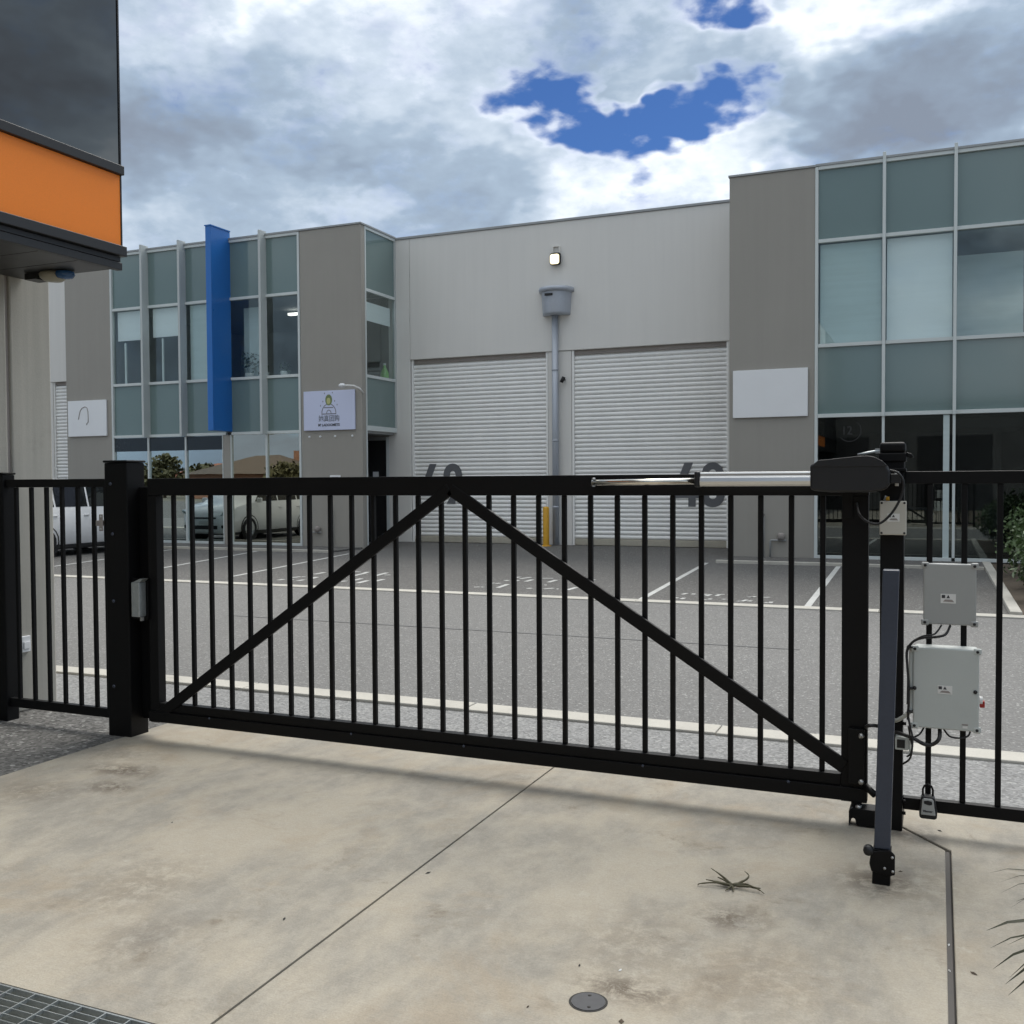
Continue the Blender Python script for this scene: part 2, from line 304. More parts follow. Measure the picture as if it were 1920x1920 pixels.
# ------------------------------------------------------------------ mesh builder
WL = {}
def thing(name, label, cat, loc=(0, 0, 0), group=None, kind=None):
    o = bpy.data.objects.new(name, None); COL.objects.link(o); o.location = loc; o.empty_display_size = .1
    WL[o] = Vector(loc)
    tag(o, label, cat, group, kind); return o
def tag(o, label=None, cat=None, group=None, kind=None):
    if label: o['label'] = label
    if cat: o['category'] = cat
    if group: o['group'] = group
    if kind: o['kind'] = kind
    return o
class MB:
    def __init__(s): s.v = []; s.f = []; s.sm = []
    def add(s, vs, fs, smooth=False):
        o = len(s.v); s.v += [tuple(v) for v in vs]; s.f += [tuple(i+o for i in f) for f in fs]; s.sm += [smooth]*len(fs); return s
    def box(s, x0, x1, y0, y1, z0, z1):
        x0, x1 = sorted((x0, x1)); y0, y1 = sorted((y0, y1)); z0, z1 = sorted((z0, z1))
        return s.add([(x0,y0,z0),(x1,y0,z0),(x1,y1,z0),(x0,y1,z0),(x0,y0,z1),(x1,y0,z1),(x1,y1,z1),(x0,y1,z1)],
                     [(0,3,2,1),(4,5,6,7),(0,1,5,4),(1,2,6,5),(2,3,7,6),(3,0,4,7)])
    def quad(s, a, b, c, d): return s.add([a, b, c, d], [(0, 1, 2, 3)])
    def prism(s, poly, axis, a0, a1):
        """poly: 2-D outline in the other two axes (x,z for axis y; y,z for axis x; x,y for axis z)"""
        def p3(p, a): return {'x': (a, p[0], p[1]), 'y': (p[0], a, p[1]), 'z': (p[0], p[1], a)}[axis]
        k = len(poly); vs = [p3(p, a0) for p in poly]+[p3(p, a1) for p in poly]
        fs = [tuple(range(k)), tuple(range(2*k-1, k-1, -1))]+[(i, i+k, (i+1) % k+k, (i+1) % k) for i in range(k)]
        return s.add(vs, fs)
    def bar(s, a, b, w, t, up=(0, 0, 1)):
        a, b = Vector(a), Vector(b); d = (b-a).normalized(); sd = d.cross(Vector(up))
        if sd.length < 1e-4: sd = d.cross(Vector((0, 1, 0)))
        sd.normalize(); u = sd.cross(d)
        vs = []
        for p in (a, b):
            for i, j in ((-1, -1), (1, -1), (1, 1), (-1, 1)): vs.append(p+sd*(i*w/2)+u*(j*t/2))
        return s.add(vs, [(0,1,2,3),(7,6,5,4),(0,4,5,1),(1,5,6,2),(2,6,7,3),(3,7,4,0)])
    def tube(s, pts, r, n=8, cap=True):
        pts = [Vector(p) for p in pts]; rs = r if isinstance(r, (list, tuple)) else [r]*len(pts)
        vs = []; fs = []; prev = None
        for i, p in enumerate(pts):
            t = (pts[min(i+1, len(pts)-1)]-pts[max(i-1, 0)]).normalized()
            u = prev if prev is not None else (Vector((0, 0, 1)) if abs(t.z) < .9 else Vector((1, 0, 0)))
            u = (u-t*u.dot(t)).normalized(); w = t.cross(u); prev = u
            for k in range(n):
                a = 2*math.pi*k/n; vs.append(p+(u*math.cos(a)+w*math.sin(a))*rs[i])
        for i in range(len(pts)-1):
            for k in range(n): fs.append((i*n+k, i*n+(k+1) % n, (i+1)*n+(k+1) % n, (i+1)*n+k))
        s.add(vs, fs, True)
        if cap:
            o = len(s.v)-len(vs); s.f += [tuple(o+k for k in range(n))[::-1], tuple(o+len(vs)-n+k for k in range(n))]; s.sm += [False, False]
        return s
    def lathe(s, prof, c, axis='z', n=16, a0=0, a1=2*math.pi):
        """prof: (radius, height)"""
        vs = []; fs = []; full = abs(a1-a0-2*math.pi) < 1e-6; m = n if full else n+1
        for r, h in prof:
            for k in range(m):
                a = a0+(a1-a0)*k/n; x, y = r*math.cos(a), r*math.sin(a)
                vs.append({'z': (c[0]+x, c[1]+y, c[2]+h), 'y': (c[0]+x, c[1]+h, c[2]+y), 'x': (c[0]+h, c[1]+x, c[2]+y)}[axis])
        for i in range(len(prof)-1):
            for k in range(n): fs.append((i*m+k, i*m+(k+1) % m, (i+1)*m+(k+1) % m, (i+1)*m+k))
        return s.add(vs, fs, True)
    def build(s, name, material, parent=None, bevel=0.0, seg=2):
        off = WL.get(parent, Vector((0, 0, 0)))
        me = bpy.data.meshes.new(name); me.from_pydata([Vector(v)-off for v in s.v], [], s.f); me.update()
        bm = bmesh.new(); bm.from_mesh(me); bmesh.ops.recalc_face_normals(bm, faces=bm.faces); bm.to_mesh(me); bm.free()
        me.polygons.foreach_set('use_smooth', s.sm)
        mats = material if isinstance(material, (list, tuple)) else [material]
        for m in mats: me.materials.append(m)
        o = bpy.data.objects.new(name, me); COL.objects.link(o)
        if parent is not None: o.parent = parent
        WL[o] = off
        if bevel:
            b = o.modifiers.new('bevel', 'BEVEL'); b.width = bevel; b.segments = seg; b.limit_method = 'ANGLE'; b.angle_limit = R(40); b.harden_normals = False
        return o
def box(name, m, parent, *a, bevel=0.0): return MB().box(*a).build(name, m, parent, bevel)
def share(src, parent, delta, name=None):
    o = src.copy(); COL.objects.link(o); o.parent = parent; o.location = Vector(src.location)+Vector(delta); WL[o] = WL[src]; return o
def struct(o, label=None): o['kind'] = 'structure'; 
def text_mesh(body, size, name, material, parent, origin, rot, bold=0.0, extrude=.002, width=None, font=None, shear=0):
    """flat printed lettering; origin is the lower-left corner of the word"""
    cu = bpy.data.curves.new(name, 'FONT'); cu.body = body; cu.size = size; cu.offset = bold; cu.extrude = extrude; cu.shear = shear; cu.resolution_u = 4
    t = bpy.data.objects.new('tmp', cu); COL.objects.link(t)
    dg = bpy.context.evaluated_depsgraph_get(); me = bpy.data.meshes.new_from_object(t.evaluated_get(dg))
    bpy.data.objects.remove(t)
    if len(me.vertices) == 0: return None
    xs = [v.co.x for v in me.vertices]; ys = [v.co.y for v in me.vertices]
    w, h = max(xs)-min(xs), max(ys)-min(ys)
    k = (width/w) if width else 1.0; mx, my = min(xs), min(ys)
    off = WL.get(parent, Vector((0, 0, 0)))
    rm = Matrix(rot) if not isinstance(rot, Matrix) else rot
    for v in me.vertices:
        q = Vector(((v.co.x-mx)*k, (v.co.y-my), v.co.z)); v.co = rm @ q+Vector(origin)-off
    me.materials.append(material)
    o = bpy.data.objects.new(name, me); COL.objects.link(o); o.parent = parent; WL[o] = off
    return o
FACE = Matrix(((1, 0, 0), (0, 0, -1), (0, 1, 0)))       # text plane x,y -> world x,z, facing -Y

# ================================================================== SETTING: ground
def sheet(name, m, poly, z, kind='structure'):
    o = MB().add([(x, y, z) for x, y in poly], [tuple(range(len(poly)))]).build(name, m); o['kind'] = kind; return o
sheet('ground', M['ground'], [(-900, -900), (900, -900), (900, 900), (-900, 900)], -.03)
sheet('road', M['road'], [(-120, 6.51), (90, 6.51), (90, 12.86), (-120, 12.86)], 0)
sheet('verge_pavement', M['verge'], [(-120, 5.45), (9, 5.45), (9, 6.30), (-120, 6.30)], 0)
sheet('side_pavement', M['side'], [(-120, -30), (-4.775, -30), (-4.775, 5.45), (-120, 5.45)], 0)
sheet('parking_bays', M['bay'], [(-120, 13.10), (.80, 13.10), (.80, 20.93), (-4.02, 20.93), (-4.02, 20.95), (-12.86, 20.95), (-12.86, 20.93), (-120, 20.93)], .001)
bays = bpy.data.objects['parking_bays']; WL[bays] = Vector((0, 0, 0))
# ramp up to the doors
MB().add([(-13.2, 20.95, .001), (-4.0, 20.95, .001), (-4.0, 22.62, .085), (-13.2, 22.62, .085)], [(0, 1, 2, 3)]).build('door_ramp', M['bay'])['kind'] = 'structure'
# old seam in the road
MB().bar((-8, 9.86, .003), (-1.2, 9.80, .003), .05, .002).build('road_seam', mat('seam_tar', (.13, .13, .128), .8), bpy.data.objects['road'])
# kerbs: single stones
def kerb(name, x0, x1, y0, y1, zt, step):
    root = thing(name, None, None, (x0, y0, 0)); root['kind'] = 'structure'
    x = x0
    while x < x1-.01:
        L = min(step*random.uniform(.93, 1.07), x1-x); j = random.uniform(-.006, .006)
        MB().box(x+.004, x+L-.004, y0+j, y1+j, -.06, zt+random.uniform(-.002, .004)).build('kerb_stone', M['kerb'], root, .008)
        x += L
    return root
kerb('near_kerb', -16, 3.5, 6.30, 6.515, .018, 1.9)
kerb('far_kerb', -40, 6, 12.86, 13.105, .016, 3.0)
kerb('path_kerb', -23.5, -12.9, 19.50, 19.62, .055, 2.6)
kerb('path_kerb', -4.0, .78, 19.55, 19.66, .055, 2.5)
for x0, x1, y0 in ((-23.5, -12.9, 19.625), (-4.0, .79, 19.665)):
    o = MB().box(x0, x1, y0, 20.94, .0025, .040).build('footpath', M['bay']); o['kind'] = 'structure'
bk = thing('bed_kerb', None, None, (.8, 13, 0)); bk['kind'] = 'structure'
for i in range(4):
    y = 13.11+i*1.95; MB().box(.80-.004*i, .93, y, y+1.94, -.05, .055).build('kerb_stone', M['kerb'], bk, .01)
sheet('garden_bed', M['soil'], [(.93, 13.11), (9, 13.11), (9, 20.9), (.93, 20.9)], .02)
# painted bay lines and letters
def ribbon(pts, w, z, taper=True):
    b = MB()
    for (a, c) in zip(pts, pts[1:]):
        a = Vector((*a, z)); c = Vector((*c, z)); dd = (c-a).normalized(); s_ = Vector((-dd.y, dd.x, 0))*w/2
        b.add([a-s_, c-s_, c+s_, a+s_], [(0, 1, 2, 3)])
    return b
for a, c in (((-4.16, 19.5), (-3.71, 13.12)), ((-1.69, 19.5), (-1.517, 13.12)), ((-14.86, 19.4), (-13.55, 14.5)), ((-12.30, 19.4), (-11.25, 14.0)), ((-17.3, 19.4), (-16.0, 14.5))):
    ribbon([a, c], .085, .005).build('bay_line', M['line'], bays)
G1 = [[(-10.09,13.72),(-10.08,13.87)],[(-10.13,14.13),(-10.09,14.37)],[(-10.03,14.32),(-10.03,14.39)],[(-9.70,13.73),(-9.72,13.93)],[(-10.12,14.82),(-10.16,15.21)],[(-9.72,14.14),(-9.78,14.41)],[(-9.94,13.85),(-9.91,13.90)],[(-9.52,14.73),(-9.70,15.21)],[(-9.31,14.43),(-9.23,14.46)],[(-8.98,13.78),(-8.94,14.00)],[(-9.31,14.80),(-9.37,15.24),(-9.46,15.53)],[(-9.76,15.51),(-9.60,15.49)],[(-8.86,14.10),(-8.91,14.43)],[(-8.56,13.74),(-8.64,14.18)],[(-8.95,14.93),(-9.05,15.52)],[(-8.87,15.11),(-8.79,15.18)],[(-8.46,14.10),(-8.49,14.44)]]
G2 = [[(-6.54,13.84),(-6.47,13.89)],[(-6.44,13.87),(-6.41,13.91)],[(-6.55,14.48),(-6.49,14.50)],[(-6.45,14.45),(-6.40,14.53)],[(-6.16,13.88),(-6.22,14.41)],[(-6.48,14.90),(-6.47,15.01)],[(-6.52,15.38),(-6.51,15.60)],[(-6.31,14.90),(-6.32,15.07)],[(-6.38,15.29),(-6.31,15.60)],[(-6.12,14.90),(-6.13,15.23)],[(-6.06,15.50),(-5.89,15.56)],[(-5.73,14.91),(-5.74,15.31)],[(-5.44,13.97),(-5.34,14.12)],[(-5.26,14.03),(-5.23,14.04)],[(-5.06,13.93),(-5.05,14.34)],[(-5.64,14.49),(-5.60,14.51)],[(-5.20,15.50),(-5.17,15.58)],[(-5.70,13.93),(-5.65,14.01)]]
G3 = [[(-3.31,13.47),(-3.30,13.57)],[(-3.33,13.96),(-3.30,14.13)],[(-3.21,13.41),(-3.20,13.56)],[(-3.19,14.01),(-3.19,14.12)],[(-3.03,14.02),(-3.02,14.13)],[(-2.97,13.89),(-2.95,14.10)],[(-2.84,13.94),(-2.83,14.15)],[(-2.82,14.15),(-2.77,14.17)],[(-2.68,13.56),(-2.65,13.62)],[(-2.91,13.42),(-2.89,13.48)],[(-2.85,13.49),(-2.84,13.59)],[(-2.45,13.41),(-2.42,13.46)],[(-2.40,13.43),(-2.36,13.63)],[(-2.31,13.46),(-2.29,13.56)],[(-2.35,13.97),(-2.33,14.08)],[(-2.40,13.95),(-2.35,14.02)],[(-2.20,13.98),(-2.12,14.05)],[(-2.08,13.36),(-2.05,13.42)],[(-2.02,13.38),(-2.02,13.52)]]
for grp, w in ((G1, .085), (G2, .075), (G3, .055)):
    for st in grp: ribbon(st, w, .005).build('worn_paint_stroke', M['line'], bays)
# concrete driveway: slabs with sawn joints
dw = thing('concrete_driveway', None, None, (-2, 3, 0)); dw['kind'] = 'structure'
MB().add([(x, y, -.012) for x, y in ((-2.02, -12), (.62, -12), (.62, 4.4), (2.5, 4.4), (2.5, 5.46), (-2.02, 5.46))], [tuple(range(6))]).build('joint_bed', M['joint'], dw)
Z0 = .002
def slab(poly): MB().prism(poly, 'z', -.10, Z0).build('slab', M['concrete'], dw, .003, 1)
J = .004
GX0, GX1, GY0, GY1 = -3.45, -2.06, 1.93, 2.287
sl = MB()
for x0, x1, y0, y1 in ((-4.775, -1.99-J, GY1, 5.45), (-4.775, -1.99-J, -12, GY0), (-4.775, GX0, GY0, GY1), (GX1, -1.99-J, GY0, GY1)): sl.box(x0, x1, y0, y1, -.10, Z0)
sl.build('slab', M['concrete'], dw)
slab([(-1.99+J, -12), (.045-.011, -12), (.052-.011, 4.70), (-.15, 4.945), (-.15, 5.45), (-1.99+J, 5.45)])
slab([(.047+.011, -12), (.62, -12), (.62, 4.4), (2.5, 4.4), (2.5, 5.45), (-.14, 5.45), (-.14, 4.953), (.054+.011, 4.705)])
MB().box(.036, .058, -12, 4.70, -.02, -.004).build('joint_strip', mat('joint_strip', (.075, .068, .062), .8, var=.3, vs=12), dw)
sheet('planting_bed', M['soil'], [(.62, -12), (6, -12), (6, 4.4), (.62, 4.4)], -.01)

# ================================================================== WAREHOUSE BUILDING
FB, FR = 20.95, 22.65        # front plane of the office blocks, plane of the recessed shed wall
TOP = 7.90
bd = thing('warehouse_building', 'long two storey warehouse and office row with taupe panels, glazing and roller doors', 'building', (-9, FB, 0))
def B(name, m, *a, bevel=0.0): return box(name, m, bd, *a, bevel=bevel)
# shed wall above and between the doors
B('wall', M['pale'], -12.47, -4.02, FR, FR+.25, 4.76, 7.84, bevel=.01)
B('wall', M['pale'], -13.10, -12.478, FR, FR+.25, 0, 7.84, bevel=.008)
B('pier', M['pale'], -8.70, -8.10, FR+.03, FR+.25, 0, 4.757, bevel=.015)
B('pier', M['pale'], -4.36, -4.0, FR+.03, FR+.25, 0, 4.757)
B('parapet_cap', M['cap'], -13.0, -4.0, FR-.03, FR+.30, 7.842, 7.90, bevel=.006)
B('wall', M['pale'], -30, -22.50, FR, FR+.25, 4.74, 7.84)
B('parapet_cap', M['cap'], -30, -22.5, FR-.03, FR+.30, 7.842, 7.90)
B('wall', M['pale'], -30, -24.9, FR+.02, FR+.25, 0, 4.738)
B('roof', M['cap'], -30, 6, FR+.3, 60, 7.3, 7.45)
B('wall', M['pale'], -30.2, -30, FR, 60, 0, 7.8)
B('wall', M['pale'], 5.9, 6.1, FB, 60, 0, 7.8)
# shutters
def shutter(x0, x1, z0, z1, label):
    f = MB().box(x0, x1, FR+.16, FR+.20, z0, z1).build('roller_door', M['slat'], bd); f['label'] = label
    MB().box(x0, x0+.05, FR+.05, FR+.16, z0, z1).build('guide_rail', M['slat'], f)
    MB().box(x1-.05, x1, FR+.05, FR+.16, z0, z1).build('guide_rail', M['slat'], f)
    MB().box(x0+.05, x1-.05, FR+.075, FR+.15, z0, z0+.15).build('bottom_rail', M['dirty'], f, .01)
    MB().box(x0, x1, FR+.10, FR+.16, z1-.10, z1).build('head_box', M['lintel'], f)
    P = .1045; zz = z0+.152; prof = [(0, 0), (-.028, .010), (-.044, .030), (-.047, .054), (-.040, .080), (-.020, .096), (0, P-.001)]
    b = MB(); k = len(prof)
    vs = [(x, FR+.135+p[0], zz+p[1]) for x in (x0+.052, x1-.052) for p in prof]
    b.add(vs, [(i, i+1, k+i+1, k+i) for i in range(k-1)], True)
    s0 = b.build('slat', M['slat'], f); nsl = int((z1-.06-zz)/P)
    for i in range(1, nsl): share(s0, f, (random.uniform(-.003, .003), random.uniform(-.002, .002), i*P))
    return f
sh1 = shutter(-12.46, -8.712, .085, 4.755, 'white slatted roller door numbered 49')
sh2 = shutter(-8.09, -4.345, .085, 4.755, 'white slatted roller door numbered 48')
shutter(-24.9, -22.52, .085, 4.735, 'white slatted roller door at the far end')
# painted door numbers (stencilled digits)
def digit4(xl, xr, zb, zt, w):
    s_ = zb+(zt-zb)*.20
    return [[(xl+.42*(xr-xl), zt), (xl+.42*(xr-xl)+w*1.05, zt), (xl+w*1.02, s_+w*.95), (xr-w*1.35, s_+w*.95), (xr-w*1.35, s_+.38*(zt-zb)), (xr-w*.45, s_+.38*(zt-zb)), (xr-w*.45, s_+w*.95), (xr, s_+w*.95), (xr, s_), (xr-w*.45, s_), (xr-w*.45, zb), (xr-w*1.35, zb), (xr-w*1.35, s_), (xl, s_), (xl, s_+w*.95)]]
def ring(cx, cz, rx, rz, w, nn=28):
    b = []
    for i in range(nn):
        a, c = 2*math.pi*i/nn, 2*math.pi*(i+1)/nn
        b.append([(cx+math.cos(a)*rx, cz+math.sin(a)*rz), (cx+math.cos(c)*rx, cz+math.sin(c)*rz), (cx+math.cos(c)*(rx-w), cz+math.sin(c)*(rz-w)), (cx+math.cos(a)*(rx-w), cz+math.sin(a)*(rz-w))])
    return b
YN = FR+.0845
def numbers(f, polys):
    b = MB()
    for p in polys: b.add([(x, YN, z) for x, z in p], [tuple(range(len(p)))])
    return b.build('door_number', M['number'], f)
numbers(sh1, digit4(-12.24, -11.62, 1.06, 2.085, .19)); numbers(sh1, ring(-11.32, 1.79, .265, .30, .185)+[[(-11.10, 1.72), (-11.06, 1.85), (-11.26, 1.07), (-11.50, 1.07)][::1]])
numbers(sh2, digit4(-5.62, -5.02, 1.02, 2.03, .19)); numbers(sh2, ring(-4.715, 1.79, .245, .245, .16)+ring(-4.715, 1.285, .272, .275, .185))

# office blocks
def mullion(x0, x1, y0, y1, z0, z1, m='frame', name='mullion'): return B(name, M[m], x0, x1, y0, y1, z0, z1, bevel=.004)
ROWS = (.09, 2.90, 4.31, 6.36, 7.84)
def pane(m, x0, x1, z0, z1, y=FB+.05, name='pane'): return B(name, M[m], x0, x1, y, y+.012, z0, z1)
# --- left block
def panel(x0, x1): 
    B('wall_panel', M['brown'], x0, x1, FB, FB+.18, 0, 7.87, bevel=.012)
    B('parapet_cap', M['cap'], x0-.02, x1+.02, FB-.025, FB+.22, 7.872, 7.915, bevel=.004)
panel(-22.50, -20.845); panel(-14.64, -12.87); panel(-4.0, -2.29); panel(4.15, 5.9)
B('wall', M['brown'], -22.50, -22.32, FB+.182, FR+.2, 0, 7.86)
B('wall', M['brown'], -4.0, -3.82, FB+.182, FR+.2, 0, 7.86)
CL = [-20.81, -19.565, -18.295, -16.895, -15.715, -14.68]
fins_l = (-19.565, -18.295, -15.715)
for x in (CL[0], CL[-1]): mullion(x-.03, x+.03, FB-.01, FB+.10, .03, 7.86)
for z0, z1 in ((.03, .10), (2.87, 2.94), (4.275, 4.345), (6.325, 6.395), (7.80, 7.87)):
    for a, c in zip(CL, CL[1:]):
        l = a+(.03 if a in (CL[0],) else .036); r = c-(.03 if c == CL[-1] else .036)
        if abs(a+16.895) < .01: l = a+.09
        if abs(c+16.895) < .01: r = c-.09
        if z0 > .05: mullion(l, r, FB, FB+.09, z0, z1, name='transom')
B('parapet_cap', M['cap'], -20.84, -14.64, FB-.02, FB+.2, 7.872, 7.915)
for x in fins_l: mullion(x-.034, x+.034, FB-.195, FB+.06, 2.86, 7.98, 'finside', 'fin')
B('blue_fin', M['blue'], -16.98, -16.81, FB-.69, FB+.06, 2.955, 8.08, bevel=.01)
B('blue_fin_cap', M['blue'], -16.995, -16.795, FB-.705, FB+.06, 8.082, 8.11)
B('wall_panel', M['brown'], -17.08, -16.84, FB+.01, FB+.12, .03, 2.865)
for i, (a, c) in enumerate(zip(CL, CL[1:])):
    l, r = a+.03, c-.03
    if i == 2: r = -16.98
    if i == 3: l = -16.81
    pane('spandrel', l, r, 6.39, 7.81); pane('spandrel', l, r, 2.935, 4.28); pane('glass', l, r, 4.34, 6.33)
GL = [(-20.78, -19.60, 'glassr'), (-19.555, -18.33, 'glassr'), (-18.285, -17.09, 'glassr'), (-16.83, -15.735, 'glassw'), (-15.69, -14.715, 'glassw')]
for a, c, m in GL: pane(m, a, c, .10, 2.88, FB+.045)
for x in (-19.578, -18.308, -15.712): mullion(x-.024, x+.024, FB-.005, FB+.09, .10, 2.868)
for a, c in ((-20.78, -17.08), (-16.84, -14.71)): mullion(a, c, FB-.008, FB+.10, .03, .098, name='window_sill')
for a, c in ((-17.105, -17.082), (-16.838, -16.815)): mullion(a, c, FB-.004, FB+.09, .10, 2.868)
for a, c, m in GL[:3]: B('window_band', M['darkband'], a, c, FB+.030, FB+.043, 2.50, 2.86)  # dark strip across the top of the three left panes
# rooms behind the glass
def room(x0, x1, z0, z1, m, yd=26.5):
    B('interior_wall', M[m], x0, x1, yd, yd+.1, z0, z1)
    B('interior_wall', M[m], x0-.1, x0, FB+.2, yd, z0, z1); B('interior_wall', M[m], x1, x1+.1, FB+.2, yd, z0, z1)
    B('interior_floor', M['roomfloor'], x0-.1, x1+.1, FB+.10, yd+.1, z0-.12, z0); B('interior_ceiling', M[m], x0-.1, x1+.1, FB+.10, yd+.1, z1, z1+.1)
room(-20.85, -14.72, 4.25, 6.42, 'room'); room(-20.85, -14.72, .03, 2.84, 'roomd')
room(-2.25, 4.1, 4.25, 6.42, 'room'); room(-2.25, 4.1, .03, 2.84, 'roomd', 28)
for x in (-16.2, -15.05): B('tube_light', M['tube'], x-.42, x+.42, 23.2, 23.32, 6.27, 6.33)
for x0, x1, z in ((-20.70, -19.66, 5.52), (-19.46, -18.38, 5.55)): B('roller_blind', M['blind'], x0, x1, FB+.13, FB+.14, z, 6.31, )
B('roller_blind', M['blindg'], -18.20, -17.0, FB+.13, FB+.14, 4.36, 6.31)
B('sliding_sash', M['frame'], -20.42, -20.36, FB+.075, FB+.11, 4.35, 5.45)
B('sliding_sash', M['frame'], -19.12, -19.07, FB+.075, FB+.11, 4.35, 5.50)
B('curtain', M['blindg'], -16.75, -16.10, FB+.5, FB+.52, 4.3, 6.2)
# --- return side of the left block over the entry porch
RX = -12.87
def RT(name, m, y0, y1, z0, z1, t=.05, dx=0.0): return B(name, M[m], RX-t+dx, RX+dx, y0, y1, z0, z1)
RT('pane', 'spandrel', FB+.24, FR-.02, 6.37, 7.82, .012, -.03); RT('pane', 'glass', FB+.24, FR-.02, 4.27, 6.32, .012, -.03); RT('pane', 'spandrel', FB+.24, FR-.02, 3.02, 4.20, .012, -.03)
for z0, z1 in ((7.80, 7.868), (6.30, 6.37), (4.20, 4.27), (2.90, 3.02)): RT('transom', 'frame', FB+.235, FR-.005, z0, z1, .08)
for y0, y1 in ((FB+.185, FB+.235),): RT('mullion', 'frame', y0, y1, 0, 7.868, .08, .004)
RT('mullion', 'finside', FR-.06, FR-.004, 3.022, 7.80, .08, .002)
RT('parapet_cap', 'cap', FB+.225, FR-.03, 7.872, 7.915, .2, .02)
RT('roller_blind', 'blind', FB+.30, FR-.12, 5.62, 6.08, .01, -.12)
B('interior_wall', M['roomd'], -14.6, RX-.1, FR+.02, FR+.1, 4.2, 6.4); B('interior_ceiling', M['roomd'], -14.6, RX-.1, FB+.2, FR, 6.42, 6.5)
B('interior_floor', M['roomfloor'], -14.6, RX-.09, FB+.19, FR-.0, 4.05, 4.20)
B('porch_soffit', M['cap'], -14.62, RX-.085, FB+.19, FR-.001, 2.84, 2.895)
B('wall', M['brown'], -14.63, -14.50, FB+.19, FR+.2, 0, 2.83)
# porch door
pd = B('door', M['cardark'], -14.45, -13.20, FR+.10, FR+.14, .05, 2.72); pd['label'] = 'black glazed entry door in the porch'
for a in ((-13.20, -13.115, .05, 2.80), (-14.50, -14.45, .05, 2.80)): MB().box(a[0], a[1], FR-.01, FR+.16, a[2], a[3]).build('door_frame', M['frame'], pd)
MB().box(-14.45, -13.20, FR-.01, FR+.16, 2.72, 2.80).build('door_frame', M['cap'], pd)
MB().box(-13.80, -13.77, FR+.06, FR+.10, .10, 2.70).build('door_stile', M['charcoal'], pd)
for x in (-14.02, -13.66): MB().box(x, x+.17, FR+.085, FR+.095, 1.62, 1.90).build('door_notice', M['sign'], pd)
B('wall', M['pale'], -13.115, -13.10, FR-.004, FR+.2, 0, 2.84)
B('wall', M['pale'], -14.5, -13.1, FR+.2, FR+.25, 0, 2.85)
# --- right tower
CT = [-2.26, -.99, .285, 1.56, 2.84, 4.12]
for i, x in enumerate(CT):
    mullion(x-.03, x+.03, FB-.06 if 0 < i < 5 else FB-.012, FB+.10, 2.86 if 0 < i else .03, 7.99 if 0 < i < 5 else 7.87, name='mullion')
for z0, z1 in ((2.87, 2.945), (4.275, 4.345), (6.36, 6.43), (7.81, 7.88)):
    for a, c in zip(CT, CT[1:]): mullion(a+.031, c-.031, FB-.004, FB+.09, z0, z1, name='transom')
B('parapet_cap', M['cap'], -2.28, 4.15, FB-.02, FB+.2, 7.882, 7.925)
for i, (a, c) in enumerate(zip(CT, CT[1:])):
    l, r = a+.03, c-.03
    pane('spandrel', l, r, 6.43, 7.82); pane('spandrel', l, r, 2.94, 4.28); pane('glass', l, r, 4.34, 6.37)
    pane('glassd', l, r, .10, 2.88)
    if i: mullion(a-.025, a+.025, FB-.01, FB+.09, .10, 2.866)
    mullion(l, r, FB-.006, FB+.10, .035, .10, name='window_sill')
B('roller_blind', M['blindg'], -2.20, -1.04, FB+.12, FB+.13, 4.36, 6.34)
B('roller_blind', M['blind'], -.94, .235, FB+.12, FB+.13, 4.36, 6.34)
B('roller_blind', M['blindg'], .335, 1.51, FB+.9, FB+.91, 4.36, 6.05)
B('pale_strip', M['blindg'], .095, .205, FB+.030, FB+.045, .10, 2.86)  # pale upright strip just in front of the dark pane
dec = MB()
for p in ring(-1.62, 2.60, .225, .225, .016)[17:]+ring(-1.62, 2.60, .225, .225, .016)[:4]: dec.add([(x, FB+.046, z) for x, z in p], [tuple(range(len(p)))])
dec.build('window_decal', M['decal'], bd); text_mesh('12', .24, 'window_decal', M['decal'], bd, (-1.74, FB+.046, 2.52), FACE, .004, .001, .17)
B('interior_partition', M['room'], .40, 1.25, FB+2.8, FB+2.9, .03, 2.84)
B('interior_bulkhead', M['room'], .33, 1.5, FB+.6, FB+2.8, 2.62, 2.83)
# furniture seen through the shop window
def desk(x, y, lab):
    t = thing('shop_counter', lab, 'counter', (x, y, .03)); box('counter_top', M['room'], t, x, x+1.1, y, y+.6, .98, 1.02); box('counter_front', M['cream'], t, x+.04, x+1.06, y+.05, y+.08, .03, .98)
    box('counter_side', M['cream'], t, x+.04, x+.07, y+.08, y+.55, .03, .98); box('counter_side', M['cream'], t, x+1.03, x+1.06, y+.08, y+.55, .03, .98)
desk(-.72, FB+1.7, 'cream shop counter behind the dark ground floor glass of the right tower')

# things on the walls ------------------------------------------------------
def board(name, m, lab, x0, x1, z0, z1, y=FB):
    t = thing(name, lab, 'sign', ((x0+x1)/2, y, z0)); box('board', M[m], t, x0, x1, y-.055, y-.012, z0, z1, bevel=.006)
    for x in (x0+.15, x1-.15): box('batten', M['cap'], t, x-.02, x+.02, y-.0125, y-.0005, z0+.05, z1-.05)
    return t
board('sign_board', 'sign', 'blank white sign board on the taupe panel beside roller door 48', -3.916, -2.418, 2.91, 3.885)
s2 = board('sign_board', 'sign', 'white sign board with a thin hook shaped outline beside the far left windows', -22.40, -20.99, 2.945, 3.935)
hook = [(-22.0, 3.42), (-21.97, 3.55), (-21.93, 3.66), (-21.86, 3.73), (-21.76, 3.76), (-21.68, 3.73), (-21.65, 3.62), (-21.645, 3.46), (-21.65, 3.33), (-21.70, 3.30), (-21.70, 3.26)]
MB().tube([(x, FB-.057, z) for x, z in hook], .012, 6).build('hook_outline', M['lintel'], s2)
